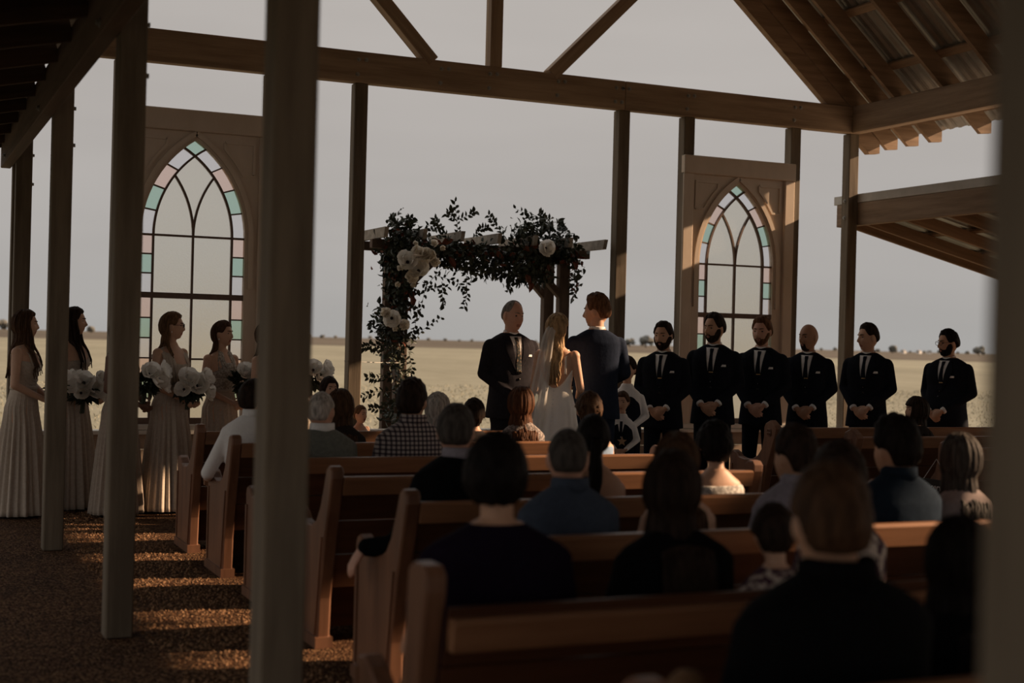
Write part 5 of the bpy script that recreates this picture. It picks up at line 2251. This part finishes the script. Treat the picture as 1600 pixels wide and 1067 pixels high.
def seated(pxx, pyy, yb, label, hairfn, top='shirt', mat=None, sk='warm', fem=False, dy=.18, bt=0.0, hy=None, wide=1.0, collar=None, pitch=0, low=None, neck_w=1.0, head_sc=1.0, arm=None, ears=True, sleeve='long', face=False, voxel=.010):
    p = px(pxx, pyy, yb + dy)
    seat = .44
    sc = (p.z - seat) / .885
    rz = math.radians(bt)
    r = empty('person', (p.x, p.y - .02, seat), rz, sc)
    tag(r, label, 'person', 'seated wedding guests')
    T = SFT if fem else SMT
    T = [(z, a * wide, b, c) for z, a, b, c in T]
    if hy is None:
        d = COUPLE - Vector((p.x, p.y))
        hy = math.degrees(math.atan2(-d.x, d.y)) * .85 - bt
    hs = (1.04 if fem else 1.10) * head_sc
    MH = head_matrix((0, .025, .885 - .121 * hs), hy, pitch, 0, hs)
    sh = (.150 if fem else .175) * wide
    shz = .49 if fem else .51
    el = {s: Vector((s * (sh + .055), .05, .20)) for s in (-1, 1)}
    wr_ = {s: Vector((s * .09, .30, .17)) for s in (-1, 1)}
    hd = {s: (Vector((-s * .5, .8, -.3)), Vector((0, 0, -1))) for s in (-1, 1)}
    if arm:
        for s, (e, w, dd, pn) in arm.items():
            el[s], wr_[s], hd[s] = Vector(e), Vector(w), (Vector(dd), Vector(pn))
    ra_ = .040 if fem else .046
    pr = head_prims(MH, fem, ears)
    pr.append(vcone((0, -.012, .56), (0, .008, .70), (.047 if fem else .058) * neck_w, (.045 if fem else .056) * neck_w))
    pr.append(vloft(T))
    leg = .44 / sc
    for s in (-1, 1):
        pr.append(vell((s * sh * .97, -.005, shz), (ra_, ra_, ra_)))
        pr += [vcone((s * sh * .97, -.005, shz - .01), el[s], ra_, ra_ * .8), vcone(el[s], wr_[s], ra_ * .8, ra_ * .55)]
        pr += hand_prims(wr_[s], hd[s][0], hd[s][1], -s if s < 0 else -s, .5)
        pr += [vcone((s * .09, .0, .075), (s * .11, .40, .08), .080, .058), vcone((s * .11, .40, .08), (s * .11, .36, -leg + .08), .055, .036),
               vcone((s * .11, .35, -leg + .045), (s * .115, .47, -leg + .035), .036, .028)]
    mats = [SK[sk], LIP if fem else LIP_M]
    blob('body', pr, voxel, r, mats, 1, .5, lips_zone(MH, fem))
    if mat:
        g = .010
        tp = []
        if top in ('shirt', 'jacket', 'blouse'):
            g = {'shirt': .010, 'jacket': .018, 'blouse': .011}[top]
            RT = [(z, a + g, b + g, c) for z, a, b, c in T]
            RT[-1] = (T[-1][0] - .005, T[-1][1] + .010, T[-1][2] + .010, T[-1][3])
            tp.append(vloft(RT, 30, 2.4))
            for s in (-1, 1):
                tp.append(vell((s * sh * .97, -.005, shz), (ra_ + g + .004, ra_ + g + .006, ra_ + g)))
                e1 = el[s]
                if sleeve == 'long':
                    tp += [vcone((s * sh * .98, -.005, shz - .012), e1, ra_ + g + .002, ra_ * .85 + g), vcone(e1, e1.lerp(wr_[s], .93), ra_ * .85 + g, ra_ * .6 + g)]
                else:
                    s0 = Vector((s * sh * .98, -.005, shz - .012))
                    tp += [vcone(s0, s0.lerp(e1, .5), ra_ + g + .003, ra_ + g + .004)]
        else:                                     # sleeveless dress: trunk below a neckline
            zt = {'tank': .51, 'strapless': .41, 'lace': .53, 'scoop': .55}[top]
            RT = [(z, a + g, b + g, c) for z, a, b, c in T if z < zt]
            q = ring_at(T, zt)
            RT.append((zt, q[0] + g, q[1] + g, q[2]))
            tp.append(vloft(RT, 30, 2.3))
        gm = blob('jacket' if top == 'jacket' else ('shirt' if top == 'shirt' else 'dress'), tp, .0125, r, [mat], 2)
        if collar:
            m = MB()
            n = 24
            ring = []
            zz = T[-1][0]
            rr0 = T[-1][1]
            for (dz, k) in ((-.035, .016), (.035, .010), (.038, .004), (-.03, .006)):
                for i in range(n):
                    t = 2 * PI * i / n
                    ring.append((math.cos(t) * (rr0 + k), math.sin(t) * (rr0 + k) - .006, zz + dz - .03 * max(0, math.sin(t))))
            fs = [(j * n + i, j * n + (i + 1) % n, ((j + 1) % 4) * n + (i + 1) % n, ((j + 1) % 4) * n + i) for j in range(4) for i in range(n)]
            m.add(ring, fs)
            m.build('collar', collar, gm, True)
    kk = fem
    if kk not in LOWER:
        lp = [vloft([(-.03, .20, .15, .0), (.05, .20, .15, .01), (.12, .185, .14, 0)], 26)]
        for s in (-1, 1):
            lp.append(vcone((s * .09, .0, .075), (s * .11, .40, .08), .095, .072))
            if not fem:
                lp.append(vcone((s * .11, .40, .08), (s * .11, .37, -.36), .070, .058))
        if fem:
            lp.append(vloft([(-.20, .17, .09, .40), (.10, .18, .09, .36)], 20))
        LOWER[kk] = blob('skirt' if fem else 'trousers', lp, .016, r, [low or SHOE], 2).data
    else:
        o = link('skirt' if fem else 'trousers', LOWER[kk], r)
        o.material_slots[0].link = 'OBJECT'
        o.material_slots[0].material = low or (mat if fem and mat else DARKTR)
    hairfn(r, MH, [(z, a, b, c) for z, a, b, c in T])
    if face: face_bits(r, MH, HB, fem)
    return r


DARKTR = cloth('dark_trousers', (.02, .02, .024))
def SH(mat, **k):
    if not k.get('fem'): k.setdefault('fade', .28)
    return lambda r, MH, T: hair_cap('hair', MH, mat, r, **k)



def LH(mat, length, **k):
    k.setdefault('sh', .52)
    return long_hair(mat, length, **k)


PLAID = bpy.data.materials.new('plaid_shirt_cloth')
PLAID.use_nodes = True
_t = PLAID.node_tree
_b = _t.nodes['Principled BSDF']
_b.inputs['Roughness'].default_value = .85
_tc = _t.nodes.new('ShaderNodeTexCoord')
_mp = _t.nodes.new('ShaderNodeMapping')
_t.links.new(_tc.outputs['Object'], _mp.inputs[0])
_sep = _t.nodes.new('ShaderNodeSeparateXYZ')
_t.links.new(_mp.outputs[0], _sep.inputs[0])
_acc = None
for _ax in ('X', 'Z'):
    _m1 = _t.nodes.new('ShaderNodeMath'); _m1.operation = 'MULTIPLY'; _m1.inputs[1].default_value = 36
    _t.links.new(_sep.outputs[_ax], _m1.inputs[0])
    _m2 = _t.nodes.new('ShaderNodeMath'); _m2.operation = 'FRACT'
    _t.links.new(_m1.outputs[0], _m2.inputs[0])
    _m3 = _t.nodes.new('ShaderNodeMath'); _m3.operation = 'GREATER_THAN'; _m3.inputs[1].default_value = .58
    _t.links.new(_m2.outputs[0], _m3.inputs[0])
    if _acc is None: _acc = _m3
    else:
        _m4 = _t.nodes.new('ShaderNodeMath'); _m4.operation = 'ADD'
        _t.links.new(_acc.outputs[0], _m4.inputs[0]); _t.links.new(_m3.outputs[0], _m4.inputs[1])
        _acc = _m4
_m5 = _t.nodes.new('ShaderNodeMath'); _m5.operation = 'MULTIPLY'; _m5.inputs[1].default_value = .5
_t.links.new(_acc.outputs[0], _m5.inputs[0])
_r = _t.nodes.new('ShaderNodeValToRGB')
_r.color_ramp.elements[0].color = (.42, .36, .33, 1)
_r.color_ramp.elements[1].color = (.018, .014, .022, 1)
_e = _r.color_ramp.elements.new(.5); _e.color = (.10, .075, .08, 1)
_t.links.new(_m5.outputs[0], _r.inputs[0])
_t.links.new(_r.outputs[0], _b.inputs['Base Color'])

GREYJ = cloth('grey_green_jacket', (.13, .135, .115), (.17, .175, .15), bs=30)
SLATE = cloth('slate_blue_shirt', (.055, .07, .10), bs=14)
LAV = cloth('lavender_shirt', (.26, .235, .27), bs=14)
PURP = cloth('dark_purple_dress', (.010, .006, .014), bs=14)
BLKC = cloth('black_cloth', (.005, .005, .0055), bs=14)
BLUE = cloth('pale_blue_dress', (.22, .30, .42), bs=14)
DKBL = cloth('dark_blue_shirt', (.012, .02, .032), bs=14)
LACEW = pm('white_lace', (.36, .33, .30), (.68, .65, .6), 45, .8, .5, rand=False, lo=.45, hi=.55)
LACET = pm('taupe_lace_top', (.11, .085, .075), (.34, .28, .25), 45, .8, .5, rand=False, lo=.45, hi=.58)
FLOR = pm('floral_print', (.05, .012, .03), (.60, .50, .42), 14, .8, rand=False, lo=.46, hi=.56)
PINKG = cloth('dusty_pink_top', (.24, .19, .18), bs=14)
DKTOP = cloth('dark_brown_top', (.03, .024, .022), bs=14)
CREAM = cloth('cream_top', (.40, .36, .32), bs=14)

R_ = PROWS
seated(396, 594, R_['B'], 'man in a white shirt seated behind the large blurred post', SH(HB, t=.015, front=.6, side=-.05, amp=.3), 'shirt', WHITE, collar=WHITE, bt=-6,
       arm={-1: ((-.30, .08, .22), (-.27, .30, .17), (.1, .9, -.3), (0, 0, -1))})
seated(503, 612, R_['C'], 'white haired man in a grey green jacket beside the blurred post', SH(HW, t=.006, front=.72, side=.0, back=-.55, amp=.4, seed=2), 'jacket', GREYJ, 'pink', collar=WHITE, wide=1.04)
seated(534, 610, R_['B'], 'woman with long straight brown hair next to the white haired man', LH(HM, .24, wave=.003, seed=21, n=60, azr=(.4, 1.0), thick=.018), 'blouse', DKTOP, 'fair', True)
seated(645, 596, R_['C'], 'man in a checked shirt with short dark hair', SH(HB, t=.017, front=.6, side=-.02, back=-.6, amp=.25, top=.012, seed=5), 'shirt', PLAID, 'tan', collar=PLAID, wide=1.10)
seated(684, 615, R_['B'], 'woman with pale blonde grey hair half hidden by the man in the checked shirt', LH(HW, .14, wave=.008, seed=22, azr=(.4, 1.0)), 'blouse', CREAM, 'pink', True)
seated(741, 625, R_['B'], 'woman with short dark brown hair behind the man in the black suit', SH(HB, t=.026, front=.6, side=-.3, back=-.9, amp=.3, fem=True, seed=7), 'blouse', DKTOP, 'fair', True)
seated(714, 632, R_['E'], 'grey dark haired man in a black suit with his hand out over the pew end', SH(HS, t=.014, front=.62, side=.0, back=-.55, amp=.25, seed=8), 'jacket', BLKC, 'pink', collar=LAV, bt=4,
       arm={-1: ((-.30, .02, .21), (-.43, .10, .20), (-.55, .2, -.8), (.8, .1, -.5))})
seated(815, 606, R_['B'], 'woman with long wavy auburn hair and a lace top in front of the bride', LH(HA, .26, wave=.022, seed=23, n=64, azr=(.38, 1.0), thick=.018, spread=1.4), 'blouse', LACET, 'fair', True)
seated(921, 614, R_['C'], 'woman with a curled brown updo and a pale blue dress', updo(HM, 31), 'tank', BLUE, 'fair', True, wide=1.04)
seated(928, 650, R_['E'], 'woman with a long dark ponytail and a black halter top', ponytail(HK, .34), 'strapless', BLKC, 'tan', True)
seated(775, 686, 3.70, 'blurred woman with a short black bob and dark purple dress in the nearest left pew', SH(HK, t=.030, front=.55, side=-.35, back=-.62, amp=.3, fem=True, seed=11), 'blouse', PURP, 'warm', True, wide=1.42, neck_w=1.2, bt=-8, sleeve='short')
seated(888, 670, R_['F'], 'blurred man with buzzed fair hair in a slate blue shirt', SH(HS, t=.007, front=.62, side=.05, back=-.5, amp=.2, seed=12), 'shirt', SLATE, 'pink', collar=SLATE, wide=1.06)
seated(1058, 679, R_['F'], 'blurred bare shouldered woman with long brown hair in the middle row', LH(HM, .30, wave=.010, seed=24, n=60, azr=(.4, 1.0), thick=.018), 'strapless', DKTOP, 'fair', True, wide=1.08)
seated(1052, 711, 3.70, 'blurred woman with long dark hair and dark clothes beside the black bob', LH(HB, .36, wave=.008, seed=25, n=70, azr=(.36, 1.0), thick=.021, t=.026), 'blouse', BLKC, 'fair', True, wide=1.35)
seated(1117, 662, R_['E'], 'woman with short thick dark hair and a white lace dress', SH(HK, t=.030, front=.55, side=-.2, back=-.70, amp=.35, fem=True, seed=13), 'lace', LACEW, 'fair', True, wide=1.04)
seated(1243, 671, R_['F'], 'blurred man in a lavender grey shirt with dark hair', SH(HB, t=.018, front=.58, side=-.02, back=-.55, amp=.3, top=.012, seed=14), 'shirt', LAV, 'warm', collar=LAV, wide=1.05, hy=10)
seated(1312, 697, 3.70, 'blurred dark haired person in a floral top right of the man in lavender', SH(HB, t=.026, front=.6, side=-.1, back=-.6, amp=.3, fem=True, seed=15), 'blouse', FLOR, 'fair', True)
seated(1400, 659, R_['F'], 'blurred man in a dark blue shirt with thick black hair', SH(HK, t=.024, front=.58, side=-.05, back=-.6, amp=.3, top=.016, seed=16), 'shirt', DKBL, 'warm', collar=DKBL, wide=1.08, hy=8)
seated(1300, 734, 2.45, 'very blurred man with brown hair and black suit close to the camera at right', SH(HM, t=.016, front=.6, side=.0, back=-.55, amp=.3, top=.010, seed=17), 'jacket', BLKC, 'warm', collar=BLKC, wide=1.22, dy=.16)
seated(1208, 790, 3.70, 'blurred guest in a floral blouse half hidden behind the nearest man at right', SH(HB, t=.02, front=.6, side=-.1, back=-.6, amp=.3, fem=True, seed=18), 'blouse', FLOR, 'fair', True, dy=-.02)
seated(1500, 679, R_['F'], 'blurred woman with long grey brown hair beside the right post', LH(HS, .22, wave=.008, seed=26, azr=(.4, 1.0)), 'blouse', PINKG, 'fair', True, dy=.2)
seated(1500, 812, 2.45, 'very dark blurred woman in black beside the right post', LH(HK, .30, wave=.006, seed=27, azr=(.4, 1.0)), 'blouse', BLKC, 'fair', True, dy=.3)
seated(1070, 1046, 2.45, 'top of a fair haired child head at the bottom edge of the photo', SH(HL, t=.010, front=.6, side=.0, back=-.6, amp=.2, seed=19), 'shirt', BLKC, 'fair', dy=.16, head_sc=1.2)
seated(1432, 621, R_['B'], 'woman with dark hair and a fringe turned left in the right hand pews', LH(HB, .22, wave=.004, seed=28, azr=(.30, 1.0), front=.30, n=60), 'blouse', DKTOP, 'fair', True, hy=70, face=True)
